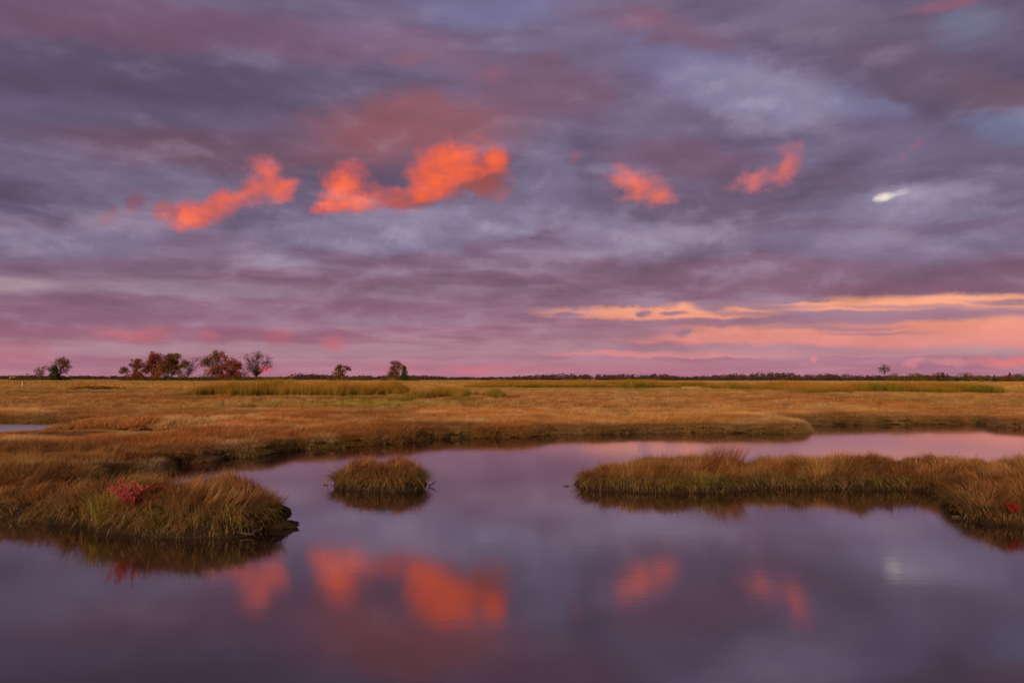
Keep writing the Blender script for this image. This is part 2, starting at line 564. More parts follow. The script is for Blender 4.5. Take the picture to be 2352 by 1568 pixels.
def ground_mat(name, stops, scale=1.2, bump=0.4, rough=0.9, stretch=(1, 1, 1)):
    mt, n, l = new_mat(name)
    tcn = n.new("ShaderNodeTexCoord")
    mp = n.new("ShaderNodeMapping")
    mp.inputs["Scale"].default_value = stretch
    l.new(tcn.outputs["Object"], mp.inputs[0])
    a = n.new("ShaderNodeTexNoise")
    a.inputs["Scale"].default_value = scale
    a.inputs["Detail"].default_value = 9
    a.inputs["Roughness"].default_value = 0.65
    l.new(mp.outputs[0], a.inputs["Vector"])
    rp = n.new("ShaderNodeValToRGB")
    e = rp.color_ramp.elements
    while len(e) < len(stops):
        e.new(0.5)
    for q, (p, c) in zip(e, stops):
        q.position, q.color = p, (*c, 1)
    l.new(a.outputs["Fac"], rp.inputs[0])
    b = n.new("ShaderNodeTexNoise")
    b.inputs["Scale"].default_value = scale * 18
    b.inputs["Detail"].default_value = 6
    l.new(mp.outputs[0], b.inputs["Vector"])
    bp = n.new("ShaderNodeBump")
    bp.inputs["Strength"].default_value = bump
    bp.inputs["Distance"].default_value = 0.05
    l.new(b.outputs["Fac"], bp.inputs["Height"])
    p = n.new("ShaderNodeBsdfPrincipled")
    p.inputs["Roughness"].default_value = rough
    p.inputs["Specular IOR Level"].default_value = 0.15
    l.new(rp.outputs[0], p.inputs["Base Color"])
    l.new(bp.outputs[0], p.inputs["Normal"])
    o = n.new("ShaderNodeOutputMaterial")
    l.new(p.outputs[0], o.inputs[0])
    return mt


M_BLADE = leaf_mat("grass_blade", trans=0.3)
M_TUFT = leaf_mat("grass_tuft", inst=True, trans=0.3)
M_LEAF = leaf_mat("tree_leaf", trans=0.35)
M_SOIL = ground_mat("marsh_soil", [(0.3, (0.11, 0.062, 0.026)), (0.5, (0.17, 0.095, 0.036)), (0.72, (0.22, 0.135, 0.055))], 0.35)
M_PEAT = ground_mat("wet_peat", [(0.3, (0.018, 0.013, 0.010)), (0.6, (0.045, 0.028, 0.017)), (0.8, (0.085, 0.055, 0.034))], 6.0, 0.9, 0.9)
M_BARK = ground_mat("bark", [(0.3, (0.035, 0.025, 0.02)), (0.7, (0.075, 0.055, 0.045))], 3.0, 0.5)
M_WOOD = ground_mat("weathered_wood", [(0.3, (0.05, 0.035, 0.028)), (0.7, (0.12, 0.09, 0.07))], 8.0, 0.5)
M_WHITE = ground_mat("white_paint", [(0.3, (0.72, 0.71, 0.68)), (0.7, (0.8, 0.8, 0.78))], 4.0, 0.1, 0.6)
M_ROOF = ground_mat("roof_shingle", [(0.3, (0.10, 0.09, 0.09)), (0.7, (0.16, 0.14, 0.14))], 2.0, 0.3)
M_GLASS = ground_mat("dark_window", [(0.3, (0.02, 0.02, 0.025)), (0.7, (0.03, 0.03, 0.035))], 1.0, 0.0, 0.1)
M_SIDING = ground_mat("tan_siding", [(0.3, (0.42, 0.34, 0.26)), (0.7, (0.5, 0.41, 0.31))], 1.0, 0.1, 0.7)


def water_mat(name="still_water", rough=0.075, bump=0.028):
    mt, n, l = new_mat(name)
    tcn = n.new("ShaderNodeTexCoord")
    mp = n.new("ShaderNodeMapping")
    mp.inputs["Scale"].default_value = (0.55, 1.6, 1.0)
    l.new(tcn.outputs["Object"], mp.inputs[0])
    a = n.new("ShaderNodeTexNoise")
    a.inputs["Scale"].default_value = 3.2
    a.inputs["Detail"].default_value = 3
    l.new(mp.outputs[0], a.inputs["Vector"])
    bp = n.new("ShaderNodeBump")
    bp.inputs["Strength"].default_value = bump
    bp.inputs["Distance"].default_value = 0.02
    l.new(a.outputs["Fac"], bp.inputs["Height"])
    g = n.new("ShaderNodeBsdfGlossy")
    g.inputs["Roughness"].default_value = rough
    g.inputs["Color"].default_value = (0.98, 0.91, 0.93, 1)
    l.new(bp.outputs[0], g.inputs["Normal"])
    d = n.new("ShaderNodeBsdfDiffuse")
    d.inputs["Color"].default_value = (0.016, 0.011, 0.012, 1)
    lw = n.new("ShaderNodeLayerWeight")
    lw.inputs["Blend"].default_value = 0.5
    fr = n.new("ShaderNodeMath")
    fr.operation = "POWER"
    l.new(lw.outputs["Facing"], fr.inputs[0])
    fr.inputs[1].default_value = 2.15
    mx = n.new("ShaderNodeMixShader")
    l.new(fr.outputs[0], mx.inputs[0])
    l.new(d.outputs[0], mx.inputs[1])
    l.new(g.outputs[0], mx.inputs[2])
    o = n.new("ShaderNodeOutputMaterial")
    l.new(mx.outputs[0], o.inputs[0])
    return mt


M_WATER = water_mat()
M_CREEK = water_mat("rippled_water", 0.34, 0.5)

# ------------------------------------------------------------------ shore lines (traced on the water level z = 0)
SHORE = [(0, 1192), (100, 1195), (200, 1200), (236, 1180), (246, 1130), (228, 1108), (300, 1100), (386, 1097), (394, 1086), (384, 1066),
         (480, 1057), (576, 1047), (660, 1033), (753, 1028), (802, 1024), (930, 1015), (972, 1008), (1074, 1005), (1202, 1003), (1273, 996),
         (1411, 995), (1570, 992), (1700, 994), (1840, 993), (1853, 989), (1838, 983), (1790, 980), (1800, 977.5), (1850, 976.5), (2014, 974), (2150, 973),
         (2266, 971.5), (2281, 979), (2352, 981), (2600, 984)]
WATER = [(-60, 11.7), (-14, 11.1)] + [at_z(x, y) for x, y in SHORE] + [(70, 33), (70, 2.2), (-60, 2.2)]
CREEK = [(-70, 26.6), (-27, 26.8), (-21, 27.2), (-18.3, 29.4), (-17.8, 31.6), (-19.5, 33.0), (-27, 33.9), (-45, 33.4), (-70, 34.0)]


def land_sd(x, y):
    """distance inland from the nearest water (negative over water), with a ragged edge"""
    x, y = np.asarray(x, float), np.asarray(y, float)
    return np.minimum(-poly_sd(x, y, WATER), -poly_sd(x, y, CREEK)) + (fbm(x * 1.1, y * 1.1, 11, 3) - 0.5) * 0.4


# humps and hollows of the near left marsh: (picture x, y, level, radius x, radius y, height)
LUMPS = []
for px_, py_, z_, rx_, ry_, am_ in [(150, 1085, 0.45, 0.9, 0.8, 0.16), (300, 1062, 0.4, 1.2, 0.6, 0.10), (205, 1132, 0.2, 0.8, 0.3, -0.36),
                                    (60, 1062, 0.25, 1.3, 0.45, -0.26), (90, 1160, 0.3, 1.0, 0.4, 0.06), (330, 1030, 0.3, 1.6, 0.5, -0.14),
                                    (110, 1004, 0.3, 3.2, 0.7, -0.22), (450, 1020, 0.45, 1.5, 0.8, 0.10), (700, 1005, 0.45, 2.0, 0.7, 0.08)]:
    LUMPS.append((*at_z(px_, py_, z_), rx_, ry_, am_ * 1.35))


def land_top(x, y):
    x, y = np.asarray(x, float), np.asarray(y, float)
    D = np.maximum(y, 0)
    base = 0.36 + np.clip(D - 28, 0, 280) * 0.0044
    hump = (fbm(x * 0.35, y * 0.35, 3) - 0.5) * 0.22 + (fbm(x * 1.3, y * 1.3, 5, 3) - 0.5) * 0.14
    for lx_, ly_, rx_, ry_, am_ in LUMPS:
        hump = hump + am_ * np.exp(-((x - lx_) / rx_) ** 2 - ((y - ly_) / ry_) ** 2)
    # low shelf in front of the creek on the left
    base = base - 0.30 * sstep(-10.5, -13.5, x) * sstep(19.5, 23, y) * sstep(29, 28, y)
    return base + hump * sstep(400, 60, D)


def ground_z(x, y, sd=None):
    x, y = np.asarray(x, float), np.asarray(y, float)
    d = land_sd(x, y) if sd is None else sd
    top = land_top(x, y)
    bank = top * (0.72 * sstep(0.0, 0.22, d) + 0.28 * sstep(0.2, 1.3, d))
    return np.where(d > 0, bank, -0.5 * sstep(0.0, -0.8, d)) - 0.015


# ------------------------------------------------------------------ terrain and water
def graded(fine_lo, fine_hi, step, lo, hi, grow=1.13):
    a = list(np.arange(fine_lo, fine_hi + 1e-6, step))
    s, v = step, a[-1]
    while v < hi:
        s *= grow
        v += s
        a.append(v)
    s, v, b = step, a[0], []
    while v > lo:
        s *= grow
        v -= s
        b.append(v)
    return np.array(b[::-1] + a)


gx = graded(-17, 26, 0.13, -7000, 7000)
gy = graded(2.0, 36, 0.13, -400, 7000)
X, Y = np.meshgrid(gx, gy)
Z = ground_z(X.ravel(), Y.ravel()).reshape(X.shape)
nx, ny = len(gx), len(gy)
idx = np.arange(nx * ny).reshape(ny, nx)
quads = np.stack([idx[:-1, :-1], idx[:-1, 1:], idx[1:, 1:], idx[1:, :-1]], -1).reshape(-1, 4)
me = mesh_np("marsh_ground", np.stack([X.ravel(), Y.ravel(), Z.ravel()], 1), quads.ravel(), np.full(len(quads), 4), M_SOIL, smooth_shade=True)
me.materials.append(M_PEAT)
low = (Z.ravel()[quads].mean(1) < 0.24) & (Y.ravel()[quads].mean(1) < 45)
me.polygons.foreach_set("material_index", low.astype(np.int32))
tag(link("marsh_ground", me), "flat salt marsh ground with dark peat banks along the pool", "ground", kind="structure")

wm = mesh_np("water", np.array([(-75, -2, 0), (75, -2, 0), (75, 38, 0), (-75, 38, 0)], float), [0, 1, 2, 3], [4], M_WATER)
tag(link("water", wm), "still tidal pool reflecting the orange and purple clouds", "water", kind="structure")


wm = mesh_np("creek_water", np.array([(-74, 25.5, 0.005), (-15, 25.5, 0.005), (-15, 35, 0.005), (-74, 35, 0.005)], float), [0, 1, 2, 3], [4], M_CREEK)
tag(link("creek_water", wm), "narrow wind rippled creek across the left of the marsh", "water", kind="structure")


# ------------------------------------------------------------------ grass blades
def blade_arrays(P, azim, phi0, phi1, L, W, c0, c1, seg=3, twist=None):
    n = len(P)
    if twist is None:
        twist = RNG.uniform(-0.9, 0.9, n)
    side = np.stack([-np.sin(azim + twist), np.cos(azim + twist), np.zeros(n)], 1)
    V = np.zeros((n, 2 * seg + 1, 3), np.float32)
    K = np.zeros((n, 2 * seg + 1, 3), np.float32)
    p = np.array(P, float)
    for k in range(seg + 1):
        t = k / seg
        cc = c0 * (1 - t) + c1 * t
        if k < seg:
            w = (W * (1 - 0.65 * t))[:, None] * side * 0.5
            V[:, 2 * k], V[:, 2 * k + 1] = p - w, p + w
            K[:, 2 * k], K[:, 2 * k + 1] = cc, cc
            ph = phi0 + phi1 * ((k + 0.5) / seg) ** 1.2
            st = (L / seg)[:, None]
            p = p + st * np.stack([np.sin(ph) * np.cos(azim), np.sin(ph) * np.sin(azim), np.cos(ph)], 1)
        else:
            V[:, 2 * seg] = p
            K[:, 2 * seg] = cc
    b = (np.arange(n) * (2 * seg + 1))[:, None]
    rel = []
    for k in range(seg - 1):
        rel += [2 * k, 2 * k + 1, 2 * k + 3, 2 * k + 2]
    rel += [2 * seg - 2, 2 * seg - 1, 2 * seg]
    faces = (b + np.array(rel)[None]).ravel()
    sizes = np.tile([4] * (seg - 1) + [3], n)
    return V.reshape(-1, 3), faces, sizes, K.reshape(-1, 3)


def blades_mesh(name, *a, mat=None, **k):
    V, f, s, c = blade_arrays(*a, **k)
    return mesh_np(name, V, f, s, mat or M_BLADE, c)


# plant colours (albedo)
RUST = np.array((0.31, 0.115, 0.042))
HAY = np.array((0.40, 0.215, 0.085))
STRAW = np.array((0.44, 0.31, 0.17))
OLIVE = np.array((0.20, 0.165, 0.045))
GREEN = np.array((0.16, 0.20, 0.035))
GOLD = np.array((0.42, 0.25, 0.06))
UMBER = np.array((0.13, 0.075, 0.04))


def lerp(a, b, t):
    t = np.asarray(t)[:, None]
    return a * (1 - t) + b * t


def grass_on(sdf, zf, box, per_m2, n_seed, wind=0.6, hang=1.0, green_front=0.6, length=(0.22, 0.42), width=0.006, keep=None, top_tint=None):
    """blades on a peat hummock: wind-combed hay on top, olive blades hanging over the bank"""
    x0, x1, y0, y1 = box
    n = int((x1 - x0) * (y1 - y0) * per_m2)
    r = np.random.default_rng(n_seed)
    # clumped placement: tuft centres and blades round them
    nc = n // 16
    cx, cy = r.uniform(x0, x1, nc), r.uniform(y0, y1, nc)
    ci = r.integers(0, nc, n)
    x, y = cx[ci] + r.normal(0, 0.045, n), cy[ci] + r.normal(0, 0.045, n)
    sd = sdf(x, y)
    ok = sd > 0.0
    if keep is not None:
        ok &= keep(x, y, sd)
    x, y, sd, ci = x[ok], y[ok], sd[ok], ci[ok]
    n = len(x)
    e = 0.06
    gxv, gyv = sdf(x + e, y) - sdf(x - e, y), sdf(x, y + e) - sdf(x, y - e)
    out = np.arctan2(-gyv, -gxv)
    z = zf(x, y)
    edge = sstep(0.34, 0.04, sd)
    cow = (fbm(x * 1.3, y * 1.3, n_seed, 3) - 0.5) * 10.0
    cl = r.normal(0, 1, nc)[ci]
    wdir = wind + cow + cl * 0.35 + r.normal(0, 0.3, n)
    azv = np.arctan2(np.sin(wdir) * (1 - edge) + np.sin(out + r.normal(0, 0.55, n)) * edge * 1.3,
                     np.cos(wdir) * (1 - edge) + np.cos(out) * edge * 1.3)
    L = r.uniform(*length, n) * (1 + 0.18 * cl).clip(0.6, 1.5) * (1 + 0.25 * edge * hang)
    L = L * (np.clip(0.5 + z / 0.6, 0.55, 1.1) * (1 - edge) + edge)
    lay = np.clip(fbm(x * 1.7, y * 1.7, n_seed + 3, 3) * 1.6 - 0.3, 0, 1)
    phi0 = (0.2 + 0.6 * lay) * (1 - edge) + (0.35 + 0.3 * hang) * edge + r.normal(0, 0.16, n)
    phi1 = (0.7 + 1.2 * lay) * (1 - edge) + (1.5 + 0.8 * hang) * edge * r.uniform(0.5, 1.15, n) + r.normal(0, 0.25, n)
    up = r.random(n) < 0.22
    phi1 = np.where(up, phi1 * 0.35, phi1)
    tone = fbm(x * 1.2, y * 1.2, n_seed + 9, 3)
    c1 = lerp(RUST, HAY, np.clip(tone * 2.2 - 0.6 + r.normal(0, 0.18, n), 0, 1))
    if top_tint is not None:
        c1 = c1 * top_tint
    gr = np.clip(edge * green_front * 1.5 * fbm(x * 2.1, y * 2.1, n_seed + 21, 2) + r.normal(0, 0.12, n), 0, 1)
    c1 = lerp(c1, OLIVE * 1.15, gr)
    c1 = np.where((r.random(n) < 0.09 + 0.16 * edge)[:, None], STRAW * 0.95, c1)
    c1 = np.where((r.random(n) < 0.10 * (0.3 + edge))[:, None], GREEN, c1)
    c1 = c1 * r.uniform(0.65, 1.25, (n, 1)) * r.uniform(0.7, 1.35, nc)[ci][:, None]
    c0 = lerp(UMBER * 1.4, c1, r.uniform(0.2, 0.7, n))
    return (np.stack([x, y, z], 1), azv, phi0, phi1, L, r.uniform(0.6, 1.3, n) * width, c0, c1)


def stubble_on(sdf, zf, box, per_m2, seed, tone=STRAW, lengths=(0.06, 0.16), band=(0.0, 0.3)):
    x0, x1, y0, y1 = box
    n = int((x1 - x0) * (y1 - y0) * per_m2)
    r = np.random.default_rng(seed)
    x, y = r.uniform(x0, x1, n), r.uniform(y0, y1, n)
    sd = sdf(x, y)
    ok = (sd > band[0]) & (sd < band[1]) & (fbm(x * 1.6, y * 1.6, seed, 2) > 0.42)
    x, y, sd = x[ok], y[ok], sd[ok]
    n = len(x)
    e = 0.06
    out = np.arctan2(-(sdf(x, y + e) - sdf(x, y - e)), -(sdf(x + e, y) - sdf(x - e, y))) + r.normal(0, 0.7, n)
    c = tone * r.uniform(0.5, 1.25, (n, 1))
    return (np.stack([x, y, zf(x, y) - 0.01], 1), out, r.uniform(0.1, 0.9, n), r.uniform(0.2, 1.6, n), r.uniform(*lengths, n), r.uniform(0.004, 0.009, n), c * 0.8, c)


# ------------------------------------------------------------------ peat hummocks
class Hummock:
    def __init__(self, outline, height, seed, steep=0.22, crown=0.8):
        self.poly, self.h, self.seed, self.steep, self.crown = outline, height, seed, steep, crown
        P = np.array(outline)
        self.box = (P[:, 0].min() - 0.2, P[:, 0].max() + 0.2, P[:, 1].min() - 0.2, P[:, 1].max() + 0.2)

    def sd(self, x, y):
        return poly_sd(x, y, self.poly) + (fbm(np.asarray(x) * 2.2, np.asarray(y) * 2.2, self.seed, 3) - 0.5) * 0.26

    def z(self, x, y):
        d = self.sd(x, y)
        lump = (fbm(np.asarray(x) * 1.8, np.asarray(y) * 1.8, self.seed + 2, 3) - 0.5) * 0.32
        top = self.h + lump * sstep(0.1, 0.6, d)
        zz = top * (0.62 * sstep(-0.02, self.steep, d) + 0.38 * sstep(0.15, self.crown, d))
        return np.where(d > 0, zz, -0.5 * sstep(0.05, -0.5, d)) - 0.02

    def base(self, name, parent, step=0.055):
        x0, x1, y0, y1 = self.box
        ax, ay = np.arange(x0 - 0.2, x1 + 0.2, step), np.arange(y0 - 0.2, y1 + 0.2, step)
        Xg, Yg = np.meshgrid(ax, ay)
        sdv = self.sd(Xg.ravel(), Yg.ravel())
        Zg = self.z(Xg.ravel(), Yg.ravel()) + (fbm(Xg.ravel() * 9, Yg.ravel() * 9, 77, 2) - 0.5) * 0.05
        ids = np.arange(Xg.size).reshape(Xg.shape)
        q = np.stack([ids[:-1, :-1], ids[:-1, 1:], ids[1:, 1:], ids[1:, :-1]], -1).reshape(-1, 4)
        q = q[sdv[q].max(1) > -0.3]
        used, inv = np.unique(q.ravel(), return_inverse=True)
        V = np.stack([Xg.ravel(), Yg.ravel(), Zg], 1)[used]
        me = mesh_np(name, V, inv.ravel(), np.full(len(q), 4), M_PEAT, smooth_shade=True)
        return link(name, me, parent)


def hummock_thing(hm, name, label, cat, per_m2, seed, group=None, **kw):
    root = empty(name, (0, 0, 0), label, cat, group)
    hm.base("peat_bank", root)
    a = grass_on(hm.sd, hm.z, hm.box, per_m2, seed, keep=lambda x, y, d: d > 0.05, **kw)
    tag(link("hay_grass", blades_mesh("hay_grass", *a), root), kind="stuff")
    s = stubble_on(hm.sd, hm.z, hm.box, 900, seed + 50)
    tag(link("dead_stubble", blades_mesh("dead_stubble", *s, seg=2), root), kind="stuff")
    return root


def outline(front, back_depth, z=0.0, back=None):
    f = [at_z(x, y, z) for x, y in front]
    if back is None:
        back = [(x, y + back_depth * (0.75 + 0.25 * math.sin(3.1 * i))) for i, (x, y) in enumerate(f[1:-1])]
    return f + list(reversed(back))


# left mound, its tip pointing right
lm_front = [(196, 1204), (225, 1220), (300, 1229), (400, 1235), (520, 1235), (575, 1228), (618, 1214), (640, 1196)]
lm = Hummock(outline(lm_front, 0, back=[(-7.1, 10.4), (-6.7, 11.5), (-5.8, 11.9), (-4.9, 11.9), (-4.1, 11.5), (-3.65, 11.0)]), 0.45, 41, 0.15, 0.42)
left_mound = hummock_thing(lm, "grass_mound", "rounded brown grass mound with the pink plant, ending in a dark peat ledge", "grass mound", 4200, 101,
                           wind=0.5, length=(0.16, 0.34), green_front=0.75, width=0.0075)
# centre islet
ci_front = [(756, 1112), (775, 1120), (830, 1126), (880, 1129), (940, 1127), (975, 1121), (984, 1113)]
ci = Hummock(outline(ci_front, 0, back=[(-3.75, 14.4), (-3.3, 14.95), (-2.6, 15.1), (-2.0, 14.95), (-1.72, 14.5)]), 0.33, 43, 0.14, 0.35)
islet = hummock_thing(ci, "grass_islet", "small lone grass islet standing in the middle of the pool", "grass islet", 5200, 103,
                      wind=0.9, length=(0.16, 0.34), green_front=0.85, width=0.0085)
# long strip on the right
rs_front = [(1324, 1112), (1345, 1121), (1400, 1127), (1500, 1131), (1640, 1130), (1720, 1123), (1850, 1123), (1976, 1123), (2090, 1125), (2216, 1137), (2300, 1150), (2620, 1170)]
rs = Hummock(outline(rs_front, 0, back=[(1.45, 14.6), (2.1, 15.5), (3.6, 15.9), (5.5, 15.8), (7.5, 15.9), (10.0, 15.8), (14.5, 15.6)]), 0.31, 47, 0.15, 0.45)
strip = hummock_thing(rs, "grass_strip", "long low bar of brown and olive grass crossing the right half of the pool", "grass bar", 4200, 105,
                      wind=0.3, length=(0.15, 0.33), green_front=1.0, width=0.0085)
# right mound at the frame edge
rm_front = [(2206, 1178), (2200, 1188), (2266, 1203), (2352, 1208), (2620, 1215)]
rm = Hummock(outline(rm_front, 0, back=[(7.55, 12.0), (8.4, 13.4), (11, 13.6), (12.5, 13.3)]), 0.38, 53, 0.18, 0.5)
right_mound = hummock_thing(rm, "grass_mound", "shaggy brown grass mound with a small red plant at the pool edge", "grass mound", 4000, 107,
                            wind=2.4, length=(0.14, 0.29), green_front=0.3, width=0.007, top_tint=np.array((0.85, 0.8, 0.8)))


# dark lumpy peat ledge at the tip of the left mound
def lump(name, parent, centre, rad, seed, mat=M_PEAT, n=22):
    th, ph = np.meshgrid(np.linspace(0, 2 * np.pi, 2 * n, endpoint=False), np.linspace(0.02, np.pi - 0.02, n))
    x, y, z = np.sin(ph) * np.cos(th), np.sin(ph) * np.sin(th), np.cos(ph)
    k = 1 + (fbm(x * 2.3 + z * 1.7 + seed, y * 2.3 - z * 1.3, seed, 4) - 0.5) * 0.7 + (fbm(x * 9 + z * 7 + seed, y * 9 - z * 6, seed + 5, 3) - 0.5) * 0.4
    V = np.stack([centre[0] + x * k * rad[0], centre[1] + y * k * rad[1], centre[2] + z * k * rad[2]], -1).reshape(-1, 3)
    w = 2 * n
    i = np.arange(n - 1)[:, None] * w
    j = np.arange(w)[None]
    q = np.stack([i + j, i + w + j, i + w + (j + 1) % w, i + (j + 1) % w], -1).reshape(-1, 4)
    return link(name, mesh_np(name, V, q.ravel(), np.full(len(q), 4), mat, smooth_shade=True), parent)


lx, ly = at_z(612, 1214)
lump("peat_ledge", left_mound, (lx, ly + 0.14, 0.02), (0.40, 0.2, 0.09), 3)
lump("peat_ledge", left_mound, (lx - 0.45, ly + 0.05, 0.03), (0.34, 0.2, 0.10), 9)
lump("peat_ledge", left_mound, (lx - 0.1, ly + 0.36, 0.15), (0.3, 0.3, 0.14), 5)


# ------------------------------------------------------------------ near shore grass of the big marsh (left and along the banks)
def shore_keep(x, y, sd):
    near = (y < 19) & (np.abs(x) < 0.78 * y + 1.2)
    return near & (poly_sd(x, y, lm.poly) < 0.05)


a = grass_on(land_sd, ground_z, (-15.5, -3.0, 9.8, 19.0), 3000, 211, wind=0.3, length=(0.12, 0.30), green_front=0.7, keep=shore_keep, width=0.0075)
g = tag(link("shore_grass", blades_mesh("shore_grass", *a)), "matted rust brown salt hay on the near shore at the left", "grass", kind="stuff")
s = stubble_on(land_sd, ground_z, (-15.5, -3.0, 9.8, 20.0), 1300, 223, STRAW * 1.15, (0.08, 0.2), (0.0, 0.4))
tag(link("bank_stubble", blades_mesh("bank_stubble", *s, seg=2)), "pale dead stubble along the near left shore", "stubble", kind="stuff")


s = stubble_on(land_sd, ground_z, (-9.8, -6.4, 14.4, 16.6), 9000, 227, np.array((0.46, 0.37, 0.27)), (0.06, 0.2), (-0.02, 0.4))
tag(link("bank_stubble", blades_mesh("bank_stubble", *s, seg=2)), "grey white dead stubble on the cut bank behind the left mound", "stubble", kind="stuff")

# ------------------------------------------------------------------ marsh field: instanced tufts
def make_tuft(name, n, rad, L, lean, bend, seed, w=0.009, root=0.7, head=1.0):
    r = np.random.default_rng(seed)
    a_, q = r.uniform(0, 2 * np.pi, n), np.sqrt(r.random(n)) * rad
    P = np.stack([np.cos(a_) * q, np.sin(a_) * q, np.full(n, -0.03)], 1)
    azv = r.normal(0, 0.9 if lean > 0.2 else 3.0, n)
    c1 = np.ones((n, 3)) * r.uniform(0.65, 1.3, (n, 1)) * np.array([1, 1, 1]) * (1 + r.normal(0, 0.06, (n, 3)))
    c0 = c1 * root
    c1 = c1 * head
    me = blades_mesh(name, P, azv, lean + r.normal(0, 0.16, n), bend * r.uniform(0.4, 1.3, n), r.uniform(0.65, 1.15, n) * L, r.uniform(0.7, 1.3, n) * w, c0, c1, seg=3, mat=M_TUFT)
    return bpy.data.objects.new(name, me)


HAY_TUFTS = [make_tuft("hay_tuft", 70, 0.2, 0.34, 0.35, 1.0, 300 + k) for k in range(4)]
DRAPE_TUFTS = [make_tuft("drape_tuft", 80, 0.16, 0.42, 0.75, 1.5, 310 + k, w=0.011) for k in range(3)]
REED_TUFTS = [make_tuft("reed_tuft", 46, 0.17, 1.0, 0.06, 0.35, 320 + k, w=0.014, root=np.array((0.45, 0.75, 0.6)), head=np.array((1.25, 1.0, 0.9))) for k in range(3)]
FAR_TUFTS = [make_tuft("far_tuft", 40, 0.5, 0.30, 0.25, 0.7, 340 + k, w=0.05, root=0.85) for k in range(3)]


def scatter(name, P, rotz, scl, tint, tufts, label, cat, parent=None):
    n = len(P)
    me = bpy.data.meshes.new(name)
    me.vertices.add(n)
    me.vertices.foreach_set("co", np.ascontiguousarray(P, np.float32).ravel())
    rot = np.zeros((n, 3), np.float32)
    rot[:, 2] = rotz
    at = me.attributes.new("rot", "FLOAT_VECTOR", "POINT")
    at.data.foreach_set("vector", rot.ravel())
    at = me.attributes.new("scl", "FLOAT_VECTOR", "POINT")
    at.data.foreach_set("vector", np.ascontiguousarray(scl, np.float32).ravel())
    at = me.attributes.new("tint", "FLOAT_COLOR", "POINT")
    c4 = np.ones((n, 4), np.float32)
    c4[:, :3] = tint
    at.data.foreach_set("color", c4.ravel())
    at = me.attributes.new("pick", "INT", "POINT")
    at.data.foreach_set("value", RNG.integers(0, len(tufts), n).astype(np.int32))
    me.materials.append(M_TUFT)
    ob = tag(link(name, me, parent), label, cat, kind="stuff")
    ng = bpy.data.node_groups.new(name + "_scatter", "GeometryNodeTree")
    ng.interface.new_socket("Geometry", in_out="INPUT", socket_type="NodeSocketGeometry")
    ng.interface.new_socket("Geometry", in_out="OUTPUT", socket_type="NodeSocketGeometry")
    gi, go = ng.nodes.new("NodeGroupInput"), ng.nodes.new("NodeGroupOutput")
    jn = ng.nodes.new("GeometryNodeJoinGeometry")
    for t in tufts:
        oi = ng.nodes.new("GeometryNodeObjectInfo")
        oi.inputs["Object"].default_value = t
        oi.inputs["As Instance"].default_value = False
        g2 = ng.nodes.new("GeometryNodeGeometryToInstance")
        ng.links.new(oi.outputs["Geometry"], g2.inputs[0])
        ng.links.new(g2.outputs[0], jn.inputs[0])
    ip = ng.nodes.new("GeometryNodeInstanceOnPoints")

    def attr(nm, dt):
        q = ng.nodes.new("GeometryNodeInputNamedAttribute")
        q.data_type = dt
        q.inputs["Name"].default_value = nm
        return q.outputs["Attribute"]

    ng.links.new(gi.outputs[0], ip.inputs["Points"])
    ng.links.new(jn.outputs[0], ip.inputs["Instance"])
    ip.inputs["Pick Instance"].default_value = True
    ng.links.new(attr("pick", "INT"), ip.inputs["Instance Index"])
    ng.links.new(attr("rot", "FLOAT_VECTOR"), ip.inputs["Rotation"])
    ng.links.new(attr("scl", "FLOAT_VECTOR"), ip.inputs["Scale"])
    ng.links.new(ip.outputs[0], go.inputs[0])
    md = ob.modifiers.new("scatter", "NODES")
    md.node_group = ng
    return ob


# tall cordgrass stands out in the marsh: (picture x range, picture y of the near edge, depth in m, height, green share)
def stand_z(y):
    return float(0.36 + np.clip(y - 28, 0, 280) * 0.0044)


STANDS = [
    ("tall green and gold cordgrass stand beyond the middle of the marsh", 350, 905, 917, 16, 1.6, 0.45),
    ("green cordgrass patch with a dark right end in the middle marsh", 880, 1165, 921, 11, 1.1, 0.8),
    ("short bright green grass in front of the tall cordgrass stand", 640, 1110, 926, 6, 0.5, 1.0),
    ("long thin golden green cordgrass band before the far woods", 1030, 1860, 898, 40, 1.4, 0.35),
    ("golden cordgrass band at the right below the scrub", 1850, 2500, 907, 30, 1.3, 0.4),
]


SPOTS = []
for px_, py_, rx_, ry_, c_, k_ in [(640, 950, 2.6, 1.2, UMBER * 1.2, 0.8), (480, 942, 1.0, 0.8, UMBER * 1.4, 0.7), (1800, 920, 5.0, 1.6, UMBER * 1.2, 0.8), (185, 906, 6.0, 4.0, UMBER * 1.2, 0.7),
                                   (780, 945, 2.0, 0.7, GREEN, 0.5), (850, 930, 9.0, 3.0, GREEN * 1.4, 0.8), (600, 934, 6.0, 2.0, GREEN * 1.3, 0.6), (250, 1000, 1.6, 0.4, GOLD, 0.6),
                                   (560, 985, 2.0, 0.6, STRAW, 0.7), (1290, 985, 2.5, 0.4, STRAW, 0.6), (1900, 968, 3.0, 0.8, STRAW, 0.8), (1480, 940, 8.0, 0.8, STRAW, 0.5),
                                   (2330, 968, 2.0, 0.8, GOLD * 1.1, 0.9), (1700, 985, 3.0, 0.6, OLIVE * 1.6, 0.6), (1350, 905, 30.0, 6.0, STRAW * 0.9, 0.5)]:
    SPOTS.append((*at_z(px_, py_, 0.45), rx_, ry_, c_, k_))


